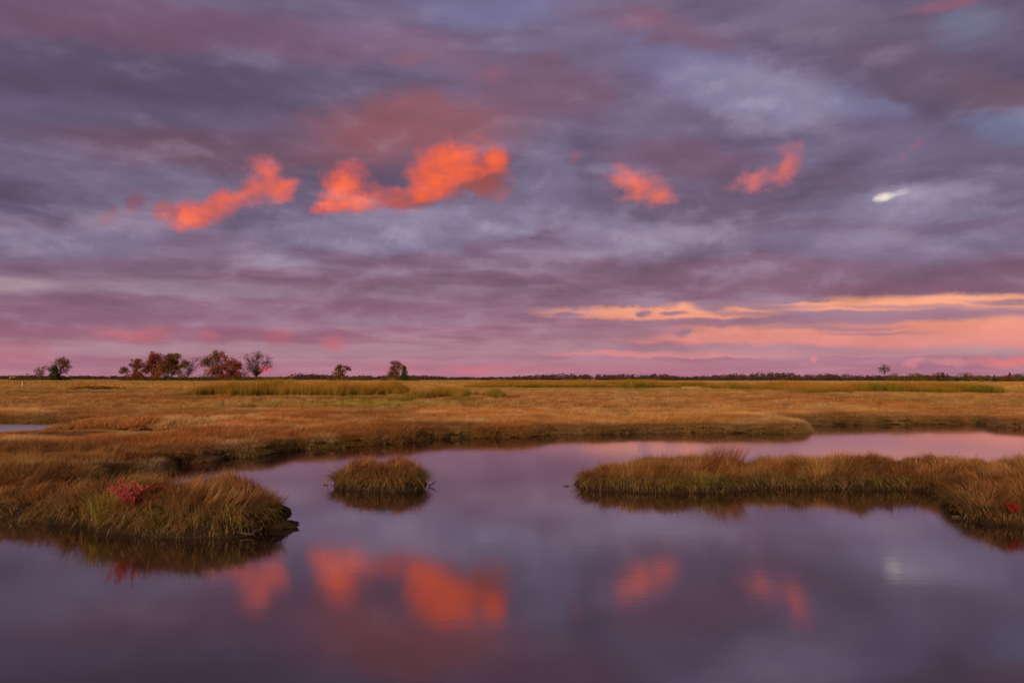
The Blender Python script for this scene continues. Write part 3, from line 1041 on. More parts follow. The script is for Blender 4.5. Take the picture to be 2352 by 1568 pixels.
def hay_tint(x, y, r):
    D = y
    n = len(x)
    a_ = fbm(x * 0.10, y * 0.05, 61, 4)
    b_ = fbm(x * 0.5, y * 0.3, 67, 3)
    c = lerp(RUST * 1.05, HAY, np.clip(a_ * 2.4 - 0.65 + (b_ - 0.5) * 0.8, 0, 1))
    c = lerp(c, GOLD, sstep(45, 130, D) * 0.75)
    green = sstep(0.55, 0.75, fbm(x * 0.06 + 9, y * 0.025, 71, 3)) * 0.55
    c = lerp(c, GREEN * 1.25, green * 0.5 * sstep(30, 50, D))
    pale = sstep(0.56, 0.70, fbm(x * 0.5, y * 0.9, 73, 3))
    c = lerp(c, STRAW * 1.1, pale * 0.8)
    darkp = sstep(0.55, 0.68, fbm(x * 0.3 + 40, y * 0.3, 79, 3))
    c = lerp(c, UMBER * 1.3, darkp * 0.55)
    for sx_, sy_, rx_, ry_, sc_, k_ in SPOTS:
        c = lerp(c, np.asarray(sc_), k_ * np.exp(-((x - sx_) / rx_) ** 2 - ((y - sy_) / ry_) ** 2))
    c = lerp(c, GOLD * np.array((1.0, 0.95, 1.2)), 0.22 * sstep(18, 30, D))
    return c * 1.5 * r.uniform(0.75, 1.25, (n, 1))


def field_points(D0, D1, n, r, half=0.80):
    u = r.random(n)
    y = np.sqrt(D0 * D0 + u * (D1 * D1 - D0 * D0))
    x = r.uniform(-1, 1, n) * (half * y + 1.5)
    return x, y


r = np.random.default_rng(500)
# 12 - 38 m: natural size tufts
x, y = field_points(14, 38, 26000, r)
sd = land_sd(x, y)
ok = (sd > 0.10) & ((x < -4) | (y > 17)) & ~((y < 18.6) & (x < -3) & (x > -15.4))
x, y, sd = x[ok], y[ok], sd[ok]
z = ground_z(x, y, sd)
e = 0.2
out = np.arctan2(-(land_sd(x, y + e) - land_sd(x, y - e)), -(land_sd(x + e, y) - land_sd(x - e, y)))
edge = sstep(0.9, 0.2, sd)
wd = (fbm(x * 0.35, y * 0.35, 83, 3) - 0.5) * 8 + 0.3 + r.normal(0, 0.5, len(x))
rz = np.where(r.random(len(x)) < edge, out + r.normal(0, 0.5, len(x)), wd)
h = 0.6 + 0.7 * fbm(x * 0.8, y * 0.8, 87, 3) + r.uniform(-0.1, 0.15, len(x))
h = h * (1 - 0.75 * sstep(-11, -14, x) * sstep(20, 23, y) * sstep(29, 28, y))
sc = np.stack([np.full(len(x), 1.0) * r.uniform(0.9, 1.4, len(x)), r.uniform(0.9, 1.4, len(x)), h], 1)
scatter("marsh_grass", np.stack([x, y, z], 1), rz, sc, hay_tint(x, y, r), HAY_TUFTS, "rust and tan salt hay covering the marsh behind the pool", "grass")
# hay hanging over the far banks
x, y = field_points(15, 36, 90000, r)
sd = land_sd(x, y)
ok = (sd > 0.0) & (sd < 0.5) & ((y > 18.0) | (x > 0)) & ((x > -17) | (y < 26) | (y > 31))
x, y, sd = x[ok], y[ok], sd[ok]
out = np.arctan2(-(land_sd(x, y + 0.15) - land_sd(x, y - 0.15)), -(land_sd(x + 0.15, y) - land_sd(x - 0.15, y)))
tn = lerp(hay_tint(x, y, r), OLIVE * 1.5, np.clip(sstep(0.3, 0.05, sd) * fbm(x * 0.5, y * 0.5, 93, 3) * 0.9, 0, 1))
tn = lerp(tn, STRAW * 1.5, np.clip(fbm(x * 0.8 + 7, y * 0.8, 97, 3) * 1.6 - 0.45, 0, 0.8))
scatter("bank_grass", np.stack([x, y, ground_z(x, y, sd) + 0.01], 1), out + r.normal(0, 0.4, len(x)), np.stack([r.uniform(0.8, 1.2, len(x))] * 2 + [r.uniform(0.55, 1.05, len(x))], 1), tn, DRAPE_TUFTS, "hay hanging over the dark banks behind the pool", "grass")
# 38 - 110 m
x, y = field_points(37, 110, 30000, r)
sd = land_sd(x, y)
ok = sd > 0.2
x, y = x[ok], y[ok]
k = np.sqrt(y / 38)
sc = np.stack([1.3 * k, 1.3 * k, (0.7 + 0.5 * fbm(x * 0.3, y * 0.3, 91, 3)) * np.minimum(k, 1.15)], 1) * r.uniform(0.8, 1.2, (len(x), 1))
scatter("marsh_grass", np.stack([x, y, ground_z(x, y)], 1), r.normal(0.3, 0.8, len(x)), sc, hay_tint(x, y, r), HAY_TUFTS, "orange brown hay meadow between the pool banks and the green cordgrass", "grass")
# 110 - 700 m, sparse wide tufts
x, y = field_points(105, 700, 1, r)
u = r.random(26000)
y = 105 * (700 / 105) ** u
x = r.uniform(-1, 1, len(y)) * 0.8 * y
k = y / 105
sc = np.stack([1.2 * k, 1.2 * k, np.full(len(y), 1.0)], 1) * r.uniform(0.8, 1.2, (len(y), 1))
scatter("marsh_grass", np.stack([x, y, ground_z(x, y, np.full(len(x), 9.0))], 1), r.normal(0.3, 0.8, len(x)), sc, hay_tint(x, y, r), FAR_TUFTS, "golden marsh flat running out to the far trees", "grass")

for i, (label, xa, xb, yn, depth, H, gshare) in enumerate(STANDS):
    r = np.random.default_rng(600 + i)
    D = 60.0
    for _ in range(30):
        D = (CAM_H - stand_z(D)) * F / (yn - 873.0)
    xl, xr = at_d(xa, 871, D)[0], at_d(xb, 871, D)[0]
    n = int(min(9000, (xr - xl) * depth * 9))
    x = r.uniform(xl, xr, n)
    y = D + r.random(n) * depth
    u = (x - xl) / (xr - xl)
    env = fbm(u * 9, y * 0.08, 611 + i, 3)
    front = D + depth * 0.7 * (fbm(u * 6, np.zeros(n), 617 + i, 3) - 0.2)
    ok = (y > front) & (u + (env - 0.5) * 0.2 > 0.02) & (u + (env - 0.5) * 0.2 < 0.98) & (env > 0.40)
    x, y, env = x[ok], y[ok], env[ok]
    n = len(x)
    hh = H * (0.25 + 1.15 * env) * r.uniform(0.6, 1.15, n)
    hh = hh * (0.3 + 0.7 * sstep(0.0, 0.16, u[ok]) * sstep(1.0, 0.9, u[ok]))
    sx = r.uniform(0.9, 1.4, n) * max(1.0, D / 50)
    tv = fbm(x * 0.2, y * 0.1, 631 + i, 3)
    tint = lerp(GOLD * 0.9, GREEN * np.array((1.25, 1.0, 1.0)), np.clip(gshare + (tv - 0.5) * 1.3, 0, 1)) * r.uniform(0.8, 1.2, (n, 1))
    scatter("cordgrass", np.stack([x, y, ground_z(x, y, np.full(n, 9.0))], 1), r.uniform(0, 6.28, n), np.stack([sx, sx, hh], 1), tint, REED_TUFTS, label, "cordgrass")


# ------------------------------------------------------------------ trees
def tube_arrays(segs, sides=5):
    """segs: list of (p0, p1, r0, r1)"""
    V, Fc, n = [], [], 0
    ang = np.linspace(0, 2 * np.pi, sides, endpoint=False)
    ca, sa = np.cos(ang), np.sin(ang)
    for p0, p1, r0, r1 in segs:
        p0, p1 = np.asarray(p0, float), np.asarray(p1, float)
        d = p1 - p0
        d = d / (np.linalg.norm(d) + 1e-9)
        a_ = np.cross(d, (0.0, 0.0, 1.0) if abs(d[2]) < 0.9 else (1.0, 0.0, 0.0))
        a_ /= np.linalg.norm(a_)
        b_ = np.cross(d, a_)
        ring = ca[:, None] * a_ + sa[:, None] * b_
        V.append(p0 + ring * r0)
        V.append(p1 + ring * r1)
        for k in range(sides):
            Fc += [n + k, n + (k + 1) % sides, n + sides + (k + 1) % sides, n + sides + k]
        n += 2 * sides
    return np.concatenate(V), np.array(Fc), np.full(len(Fc) // 4, 4)


def quads_at(P, size, cols, r, aspect=0.7, tilt=None):
    n = len(P)
    u = r.normal(0, 1, (n, 3))
    u /= np.linalg.norm(u, axis=1)[:, None]
    w = r.normal(0, 1, (n, 3))
    v = np.cross(u, w)
    v /= np.linalg.norm(v, axis=1)[:, None] + 1e-9
    u, v = u * size[:, None] * 0.5, v * size[:, None] * 0.5 * aspect
    V = np.stack([P - u, P - v * 0.9 + u * 0.15, P + u, P + v], 1).reshape(-1, 3)
    f = np.arange(4 * n)
    return V, f, np.full(n, 4), np.repeat(cols, 4, 0)


def put_tree(name, label, cat, px, py_top, py_base, pw, D, cols, seed, leaves=1500, leaf=0.45, lobes=13, low=0.12, vase=0.5, shift=0.0, twigs=7, group=None, flat=0.0):
    """trunk, limbs to a dozen boughs, twigs on each bough, leaf sprays round the twigs"""
    r = np.random.default_rng(seed)
    x, yb, zb = at_d(px, py_base, D)
    H = (py_base - py_top) * D / F
    Wd = 1.1 * pw * D / F
    zg = float(ground_z(np.array([x]), np.array([D]), np.array([9.0]))[0])
    H += max(0.0, zb - zg)
    root = empty(name, (x, D, zg), label, cat, group)
    fork = H * (0.14 + 0.25 * flat)
    segs, tips = [], []
    segs.append(((0, 0, -0.2), (r.normal(0, 0.1), r.normal(0, 0.1), fork), H * 0.026, H * 0.020))
    for k in range(lobes):
        t = (k + r.uniform(0.1, 0.9)) / lobes
        zc = H * (low + (0.93 - low) * t)
        if flat:
            zc = H * (0.5 + 0.42 * t ** 0.5)
        # crown outline: widest at about half height, rounded at the top
        prof = math.sqrt(max(0.05, 1 - ((t - 0.42) / 0.62) ** 2))
        q = r.uniform(0.35, 1.0) if k % 3 else r.uniform(0.0, 0.4)
        a_ = k * 2.399 + r.normal(0, 0.5)
        c_ = np.array([math.cos(a_) * q * Wd * 0.44 * prof + shift * t, math.sin(a_) * q * Wd * 0.34 * prof, zc])
        s0 = np.array([shift * 0.15, 0.0, min(fork + H * 0.5 * t * (1 - vase), zc * 0.7)])
        mid = s0 * 0.5 + c_ * 0.5 + np.array([0, 0, -0.04 * H * (1 - t)]) + r.normal(0, 0.03 * H, 3)
        segs.append((s0, mid, H * 0.013, H * 0.009))
        segs.append((mid, c_, H * 0.009, H * 0.005))
        for _ in range(twigs):
            d = r.normal(0, 1, 3)
            d[2] = d[2] * 0.7 + 0.45
            d[0] += 0.5 * c_[0] / (Wd * 0.4)
            d /= np.linalg.norm(d)
            tip = c_ + d * H * r.uniform(0.08, 0.17)
            b0 = mid * 0.35 + c_ * 0.65 if r.random() < 0.4 else c_
            segs.append((b0, tip, H * 0.004, H * 0.002))
            tips.append(tip)
            for _ in range(2):
                d2 = d + r.normal(0, 0.5, 3)
                d2 /= np.linalg.norm(d2)
                t2 = tip + d2 * H * 0.05
                segs.append((tip, t2, H * 0.0025, H * 0.0015))
                tips.append(t2)
    zmax = max(t_[2] for t_ in tips)
    kz = H * 0.97 / zmax
    segs = [(np.array(a_) * (1, 1, kz), np.array(b_) * (1, 1, kz), max(c_, 0.03), max(d_, 0.022)) for a_, b_, c_, d_ in segs]
    tips = np.array(tips) * (1, 1, kz)
    V, f, sz = tube_arrays(segs)
    link("trunk", mesh_np("trunk", V, f, sz, M_BARK), root)
    if leaves:
        P = tips[r.integers(0, len(tips), leaves)] + r.normal(0, 1, (leaves, 3)) * H * np.array((0.05, 0.05, 0.036))
        P[:, 2] = np.clip(P[:, 2], 0.15, H)
        cols = np.array(cols)
        tone = fbm(P[:, 0] * 0.35 + seed, P[:, 2] * 0.35, seed, 3)
        ci_ = np.clip((tone - 0.25) * 2 * len(cols) + r.normal(0, 0.4, leaves), 0, len(cols) - 1).astype(int)
        cc = cols[ci_] * r.uniform(0.6, 1.35, (leaves, 1))
        V, f, sz, cc = quads_at(P, leaf * r.uniform(0.6, 1.4, leaves), cc, r)
        link("crown", mesh_np("crown", V, f, sz, M_LEAF, cc), root)
    return root


def put_conifer(name, label, cat, px, py_top, py_base, pw, D, seed, group=None, cols=((0.045, 0.075, 0.03), (0.065, 0.09, 0.035)), n=1300, power=1.0):
    r = np.random.default_rng(seed)
    x, _, zb = at_d(px, py_base, D)
    zg = float(ground_z(np.array([x]), np.array([D]), np.array([9.0]))[0])
    H = (py_base - py_top) * D / F + max(0.0, zb - zg)
    Wd = pw * D / F
    root = empty(name, (x, D, zg), label, cat, group)
    segs = [((0, 0, 0), (0, 0, H * 0.5), 0.035 * H * 0.4, 0.02 * H * 0.4), ((0, 0, H * 0.5), (0, 0, H * 0.99), 0.02 * H * 0.4, 0.02)]
    nb = int(30 + H * 4)
    P = []
    for k in range(nb):
        t = (k + 0.5) / nb
        zz = H * (0.06 + 0.92 * t)
        Lb = Wd * 0.5 * (1 - t) ** power * r.uniform(0.7, 1.15) + 0.05
        a_ = k * 2.399 + r.normal(0, 0.3)
        tip = np.array([math.cos(a_) * Lb, math.sin(a_) * Lb, zz - Lb * 0.15])
        segs.append(((0, 0, zz), tip, 0.03, 0.015))
        m_ = max(4, int(n / nb * (0.35 + 1.3 * (1 - t))))
        q = r.random((m_, 1)) ** 0.6
        P.append(np.array([0, 0, zz]) * (1 - q) + tip * q + r.normal(0, 0.1 + 0.035 * Lb, (m_, 3)))
    P = np.concatenate(P)
    V, f, sz = tube_arrays(segs, 4)
    link("trunk", mesh_np("trunk", V, f, sz, M_BARK), root)
    cols = np.array(cols)
    cc = cols[r.integers(0, len(cols), len(P))] * r.uniform(0.7, 1.4, (len(P), 1))
    V, f, sz, cc = quads_at(P, r.uniform(0.3, 0.65, len(P)) * min(1.0, 0.4 + H / 9), cc, r, 0.6)
    link("crown", mesh_np("crown", V, f, sz, M_LEAF, cc), root)
    return root


K = 2352 / 2500.0


def sp(*v):
    return [q * K for q in v]


A_RED = (0.32, 0.065, 0.035)
A_ORG = (0.36, 0.14, 0.035)
A_BRN = (0.20, 0.085, 0.045)
A_OLV = (0.17, 0.125, 0.03)
A_GRN = (0.07, 0.09, 0.028)
A_YEL = (0.32, 0.20, 0.03)
A_PUR = (0.15, 0.07, 0.06)
TREES = [
    # label, picture x centre, top, base, width, D, colours, leaves, extras
    ("small orange brown half bare tree left of the dark cedar", 98, 894, 929, 38, 310, [A_ORG, A_BRN, A_BRN], 420, dict(lobes=9, low=0.3, leaf=0.36)),
    ("tall maroon leafed tree rising behind the dark cedar", 145, 870, 928, 48, 318, [A_BRN, A_PUR, A_OLV], 800, dict(lobes=12, low=0.35, shift=1.0)),
    ("brown green tree at the left end of the big grove", 332, 876, 929, 60, 300, [A_OLV, A_BRN, A_RED, A_OLV], 1700, dict(low=0.08)),
    ("tall narrow rust red tree in the big grove", 377, 858, 929, 46, 304, [A_RED, A_BRN, A_BRN], 1900, dict(low=0.2)),
    ("round olive and yellow crowned tree of the big grove", 420, 862, 929, 62, 298, [A_OLV, A_YEL, A_OLV, A_BRN], 2600, dict(low=0.3, lobes=16, leaf=0.5)),
    ("sparse purplish tree leaning right out of the big grove", 455, 870, 929, 40, 302, [A_PUR, A_PUR, A_RED], 520, dict(shift=4.0, low=0.2, leaf=0.34, lobes=11)),
    ("broad orange and green tree at the left of the second grove", 524, 854, 929, 88, 300, [A_OLV, A_ORG, A_RED, A_BRN], 2600, dict(lobes=18, low=0.12)),
    ("lower brick red tree on the right flank of the broad orange one", 566, 878, 929, 52, 296, [A_RED, A_BRN, A_RED], 1300, dict(low=0.1)),
    ("bare vase shaped tree with a few red leaves at the grove's right end", 626, 852, 929, 78, 300, [A_PUR, A_RED, A_BRN], 660, dict(lobes=22, low=0.3, vase=0.85, twigs=16, leaf=0.32)),
    ("small round orange tree alone on the flat", 831, 887, 925, 50, 320, [A_ORG, A_OLV, A_BRN], 1000, dict(low=0.25, leaf=0.42)),
    ("slim pale brown tree between two dark bushy cedars", 969, 880, 928, 28, 330, [A_BRN, A_OLV, A_BRN], 800, dict(low=0.35, leaf=0.42, lobes=9)),
]
for i, (label, sx_, st, sb, sw, D, cols, nl, ex) in enumerate(TREES):
    X_, T_, B_, W_ = sp(sx_, st, sb, sw)
    put_tree("tree", label, "tree", X_, T_, B_, W_, D, cols, 700 + i, int(nl * (2.6 if nl > 700 else 1.6)), group="trees out on the marsh", **ex)
# flat topped sparse pine on the right
X_, T_, B_, W_ = sp(2160, 893, 935, 28)
put_tree("pine_tree", "lone sparse flat topped pine on the right skyline", "tree", X_, T_, B_, W_, 340, [(0.07, 0.05, 0.035), (0.06, 0.06, 0.03)], 800, 460, 0.34, lobes=10, flat=1.0)

SHRUBS = [
    ("small grey leafless bush at the left end of the first tree clump", 68, 911, 930, 18, 306, [A_PUR, A_BRN], 160),
    ("glowing orange red shrub under the tall rust tree", 381, 902, 930, 34, 292, [A_RED, A_ORG, A_ORG], 700),
    ("crimson shrub at the foot of the grove's left end", 327, 908, 930, 34, 292, [A_RED, A_RED, A_BRN], 600),
    ("dark green shrub below the olive crowned tree", 408, 910, 930, 26, 290, [A_GRN, A_GRN], 600),
    ("dark brown shrub under the leaning purplish tree", 445, 905, 930, 40, 292, [A_BRN, A_PUR, A_GRN], 700),
    ("dark green shrub at the left foot of the broad orange tree", 505, 914, 930, 44, 292, [A_GRN, A_BRN, A_OLV], 600),
    ("dark maroon thicket shrub between the red tree and the bare tree", 590, 900, 930, 52, 297, [A_BRN, A_PUR, A_RED], 900),
    ("dark green bush at the foot of the bare vase shaped tree", 640, 918, 930, 50, 296, [A_GRN, A_BRN], 500),
    ("round dark green and orange bush left of the slim pale tree", 955, 899, 928, 26, 318, [A_GRN, A_GRN, A_OLV, A_BRN], 1500),
    ("yellow green bush beside the flat topped pine", 2182, 914, 935, 36, 335, [A_OLV, A_GRN, A_OLV], 900),
    ("dark red shrub under the tall cedar at the far right", 2462, 920, 938, 34, 318, [A_BRN, A_RED, A_PUR], 700),
]


def put_shrub(label, px, pt, pb, pw, D, cols, seed, n):
    r = np.random.default_rng(seed)
    x, _, zb = at_d(px, pb, D)
    zg = float(ground_z(np.array([x]), np.array([D]), np.array([9.0]))[0])
    H, Wd = (pb - pt) * D / F + max(0, zb - zg), pw * D / F
    root = empty("shrub", (x, D, zg), label, "shrub", "shrubs under the marsh trees")
    segs, lobes = [], []
    for k in range(9):
        a_, q = r.uniform(0, 6.28), r.random() ** 0.5
        tip = np.array([math.cos(a_) * q * Wd * 0.4, math.sin(a_) * q * Wd * 0.3, H * (0.9 - 0.45 * q * q) * r.uniform(0.75, 1)])
        segs.append(((r.normal(0, 0.1), r.normal(0, 0.1), 0), tip * 0.55, 0.06, 0.045))
        segs.append((tip * 0.55, tip, 0.045, 0.02))
        lobes.append(tip * r.uniform(0.6, 0.95))
    V, f, sz = tube_arrays(segs, 4)
    link("stem", mesh_np("stem", V, f, sz, M_BARK), root)
    lobes = np.array(lobes)
    P = lobes[r.integers(0, 9, n)] + r.normal(0, 1, (n, 3)) * np.array([Wd * 0.13, Wd * 0.13, H * 0.2])
    P[:, 2] = np.abs(P[:, 2]).clip(0.05, H)
    cols = np.array(cols)
    cc = cols[r.integers(0, len(cols), n)] * r.uniform(0.6, 1.35, (n, 1))
    V, f, sz, cc = quads_at(P, r.uniform(0.22, 0.5, n), cc, r)
    link("foliage", mesh_np("foliage", V, f, sz, M_LEAF, cc), root)


SHRUBS.append(("low dark olive bush patch in the hay meadow at the left", 215, 957, 968, 120, 92, [A_OLV, A_BRN, A_ORG], 900))
for i, (label, sx_, st, sb, sw, D, cols, nl) in enumerate(SHRUBS):
    X_, T_, B_, W_ = sp(sx_, st, sb, sw)
    put_shrub(label, X_, T_, B_, W_, D, cols, 800 + i, nl)

CEDARS = [
    ("dark green cone shaped cedar at the left of the marsh", 134, 891, 929, 32, 296, 2600, 0.7),
    ("dark pointed cedar right of the slim pale tree", 987, 892, 928, 27, 316, 2400, 0.6),
    ("yellowish young cedar at the left end of the right hand scrub", 2244, 916, 932, 10, 330, 350, 0.9),
    ("cluster topping cedar, tallest in the middle of the right hand scrub", 2303, 909, 932, 18, 332, 600, 0.9),
    ("short cedar on the left shoulder of the tallest scrub cedar", 2291, 912, 932, 16, 330, 500, 0.9),
    ("short cedar on the right shoulder of the tallest scrub cedar", 2314, 914, 932, 16, 331, 500, 0.9),
    ("thin pointed cedar alone beyond the scrub cedar cluster", 2337, 916, 932, 9, 334, 350, 0.9),
    ("stout little cedar standing above the tan reeds on the right", 2358, 914, 932, 15, 330, 500, 0.9),
    ("low rounded cedar in the brown end of the scrub", 2428, 917, 934, 18, 332, 500, 0.7),
    ("dark cedar rising above the dark red shrub at far right", 2466, 914, 937, 16, 320, 600, 0.8),
]
for i, (label, sx_, st, sb, sw, D, nl, pw_) in enumerate(CEDARS):
    X_, T_, B_, W_ = sp(sx_, st, sb, sw)
    put_conifer("cedar_tree", label, "cedar", X_, T_, B_, W_, D, 850 + i, "cedars on the marsh edge", n=nl, power=pw_)


# scrub belt on the right and the far woods: masses of leaf clumps
def mass(name, label, cat, rows, cols, seed, leaf, kind="stuff"):
    """rows: list of (x, D, height, radius); crowns of leaf clumps standing on the ground"""
    r = np.random.default_rng(seed)
    Ps, Cs = [], []
    cols = np.array(cols)
    for x_, D_, H_, rad, cidx, n_ in rows:
        zg = float(ground_z(np.array([x_]), np.array([D_]), np.array([9.0]))[0])
        v = r.normal(0, 1, (n_, 3))
        v /= np.linalg.norm(v, axis=1)[:, None]
        v *= r.random((n_, 1)) ** 0.35
        P = np.stack([x_ + v[:, 0] * rad, D_ + v[:, 1] * rad, zg + np.abs(H_ * 0.5 + v[:, 2] * H_ * 0.5)], 1)
        Ps.append(P)
        Cs.append(cols[cidx] * r.uniform(0.7, 1.3, (n_, 1)))
    P, cc = np.concatenate(Ps), np.concatenate(Cs)
    V, f, sz, cc = quads_at(P, leaf * r.uniform(0.6, 1.4, len(P)), cc, r)
    return tag(link(name, mesh_np(name, V, f, sz, M_LEAF, cc)), label, cat, kind=kind)


r = np.random.default_rng(900)
rows = []
for k in range(150):
    px_ = r.uniform(2190, 2760) * K
    hpx = (8 + 12 * vnoise(px_ / 28, 0.0, 5)) * (1.0 if px_ > 2080 else 0.7)
    D_ = r.uniform(326, 345)
    rows.append((at_d(px_, 871, D_)[0], D_, hpx * D_ / F * 1.1 + 0.8, r.uniform(1.5, 3.2), r.integers(0, 4), 60))
mass("scrub_thicket", "low tangle of brown and olive scrub along the right skyline", "scrub", rows,
     [(0.13, 0.065, 0.05), (0.17, 0.13, 0.04), (0.11, 0.11, 0.035), (0.18, 0.11, 0.055)], 901, 0.6)
rows = []
WOODS = [(0, 7), (300, 6), (420, 4), (700, 5), (720, 12), (810, 11), (850, 8), (960, 8), (1000, 10), (1100, 5), (1250, 6), (1300, 10), (1380, 12), (1500, 11), (1520, 14),
         (1620, 12), (1660, 7), (1730, 8), (1760, 13), (1830, 14), (1850, 17), (1930, 16), (1960, 12), (2020, 13), (2100, 11), (2200, 9), (2600, 9)]
wx, wh = np.array([a_ for a_, b_ in WOODS]), np.array([b_ for a_, b_ in WOODS])
for k in range(1500):
    sx_ = r.uniform(-250, 2750)
    hp = np.interp(sx_, wx, wh) * r.uniform(0.75, 1.3)
    D_ = r.uniform(1480, 1620)
    H_ = hp * K * D_ / F + 1.0
    rows.append((at_d(sx_ * K, 871, D_)[0], D_, H_, r.uniform(5, 11.0), r.integers(0, 5), 42))
for k in range(1400):
    sx_ = r.uniform(-250, 2750)
    D_ = r.uniform(1460, 1490)
    rows.append((at_d(sx_ * K, 871, D_)[0], D_, np.interp(sx_, wx, wh) * r.uniform(0.25, 0.6) * K * D_ / F + 1.5, r.uniform(6, 12.0), r.integers(0, 5), 22))
mass("far_woods", "dark line of far woods along the horizon", "woods", rows,
     [(0.10, 0.058, 0.055), (0.08, 0.062, 0.05), (0.13, 0.06, 0.05), (0.10, 0.065, 0.065), (0.07, 0.056, 0.048)], 903, 3.2)

# green fringe of low growth round the tree islands
r = np.random.default_rng(905)
rows = []
for a_, b_, D_ in ((24, 172, 296), (296, 480, 288), (480, 668, 288), (800, 900, 312), (930, 1022, 316)):
    for k in range(int((b_ - a_) * 0.7)):
        sx_ = r.uniform(a_, b_)
        d_ = D_ + r.uniform(0, 8)
        rows.append((at_d(sx_ * K, 871, d_)[0], d_, r.uniform(0.6, 1.9), r.uniform(0.8, 1.9), r.integers(0, 3), 30))
mass("marsh_elder", "low dark green growth ringing the marsh tree groves", "undergrowth", rows, [(0.10, 0.10, 0.03), (0.09, 0.08, 0.03), (0.12, 0.10, 0.03)], 906, 0.45)


# ------------------------------------------------------------------ small things
def box_arrays(c, s):
    x, y, z = c
    a_, b_, h_ = s[0] / 2, s[1] / 2, s[2]
    V = np.array([(x - a_, y - b_, z), (x + a_, y - b_, z), (x + a_, y + b_, z), (x - a_, y + b_, z),
                  (x - a_, y - b_, z + h_), (x + a_, y - b_, z + h_), (x + a_, y + b_, z + h_), (x - a_, y + b_, z + h_)], float)
    f = [0, 3, 2, 1, 4, 5, 6, 7, 0, 1, 5, 4, 1, 2, 6, 5, 2, 3, 7, 6, 3, 0, 4, 7]
    return V, f, [4] * 6


# white marker stake
X_, B_ = sp(55, 947)
D_ = 120.0
for _ in range(20):
    D_ = (CAM_H - stand_z(D_)) * F / (B_ - 873.0)
px0 = at_d(X_, 871, D_)[0]
stake = empty("marker_stake", (px0, D_, stand_z(D_)), "thin white marker stake upright in the marsh at far left", "stake")
V, f, sz = tube_arrays([((0, 0, -0.1), (0, 0, 0.95), 0.055, 0.05)], 8)
link("post", mesh_np("post", V, f, sz, M_WHITE), stake)
V, f, sz = tube_arrays([((0, 0, 0.95), (0, 0, 1.02), 0.06, 0.02)], 8)
link("cap", mesh_np("cap", V, f, sz, M_WHITE), stake)


# far house on the left skyline and a pale shed on the right
def house(name, label, px, D, w, d, h, wall_mat, wins):
    x_ = at_d(px, 871, D)[0]
    root = empty(name, (x_, D, float(ground_z(np.array([x_]), np.array([D]), np.array([9.0]))[0])), label, "building")
    V, f, sz = box_arrays((0, 0, 0), (w, d, h))
    wall = link("wall", mesh_np("wall", V, f, sz, wall_mat), root)
    o_ = 0.4
    V = np.array([(-w / 2 - o_, -d / 2 - o_, h), (w / 2 + o_, -d / 2 - o_, h), (w / 2 + o_, d / 2 + o_, h), (-w / 2 - o_, d / 2 + o_, h), (-w / 2 - o_, 0, h + d * 0.35), (w / 2 + o_, 0, h + d * 0.35)])
    link("roof", mesh_np("roof", V, [0, 1, 5, 4, 2, 3, 4, 5, 0, 4, 3, 1, 2, 5, 0, 3, 2, 1], [4, 4, 3, 3, 4], M_ROOF), root)
    for k in range(wins):
        V, f, sz = box_arrays(((k - (wins - 1) / 2) * w / wins, -d / 2 - 0.03, h * 0.35), (1.3, 0.08, 1.5))
        link("window", mesh_np("window", V, f, sz, M_GLASS), root)
    return root


house("house", "pale low house on the skyline at far left", 34 * K, 1420, 13, 8, 4.2, M_SIDING, 3)
house("shed", "tiny white shed on the skyline beside the yellow green bush", 2200 * K, 350, 2.2, 2.0, 1.5, M_WHITE, 1)


# glasswort: jointed fleshy stems turned pink
def glasswort(label, pos, size, seed, cols, spread=1.0, stems=16, arch=None):
    r = np.random.default_rng(seed)
    root = empty("glasswort", pos, label, "plant", "reddened glasswort plants")
    main, spr, cs = [], [], []
    for k in range(stems):
        a_ = r.uniform(0, 6.28)
        d = np.array([math.cos(a_) * r.uniform(0.1, 0.75) * spread, math.sin(a_) * r.uniform(0.1, 0.5), 1.0])
        p = np.array([r.normal(0, 0.04) * size * 4, r.normal(0, 0.03), 0.0])
        L = size * r.uniform(0.6, 1.1)
        for s_ in range(5):
            d = d + r.normal(0, 0.18, 3)
            d /= np.linalg.norm(d)
            q = p + d * L / 5
            main.append((p, q, 0.004, 0.0032))
            if s_ > 0:
                for _ in range(6):
                    dd = d + r.normal(0, 0.55, 3)
                    dd[2] = abs(dd[2]) + 0.2
                    dd /= np.linalg.norm(dd)
                    p2 = q.copy()
                    for j_ in range(3):
                        q2 = p2 + dd * size * 0.05 * r.uniform(0.6, 1.2)
                        spr.append((p2, q2 - dd * 0.002, 0.0034, 0.0044))
                        p2 = q2
                        dd = dd + r.normal(0, 0.15, 3)
                        dd /= np.linalg.norm(dd)
            p = q
    V, f, sz = tube_arrays(main, 5)
    cc = np.tile(np.array(cols[0]), (len(V), 1))
    link("stem", mesh_np("stem", V, f, sz, M_LEAF, cc), root)
    V, f, sz = tube_arrays(spr, 5)
    t = np.repeat(r.random(len(spr)), 10)
    cc = lerp(np.array(cols[1]), np.array(cols[2]), t)
    tag(link("branchlets", mesh_np("branchlets", V, f, sz, M_LEAF, cc), root), kind="stuff")
    if arch:
        V, f, sz = tube_arrays([((t_ * arch[0], t_ * 0.1, 0.30 * math.sin(t_ * 2.4) * size / 0.35), ((t_ + 0.1) * arch[0], (t_ + 0.1) * 0.1, 0.30 * math.sin((t_ + 0.1) * 2.4) * size / 0.35), 0.007, 0.006) for t_ in np.arange(0, 0.95, 0.1)], 5)
        link("runner", mesh_np("runner", V, f, sz, M_LEAF, np.tile(np.array((0.35, 0.03, 0.03)), (len(V), 1))), root)
    return root


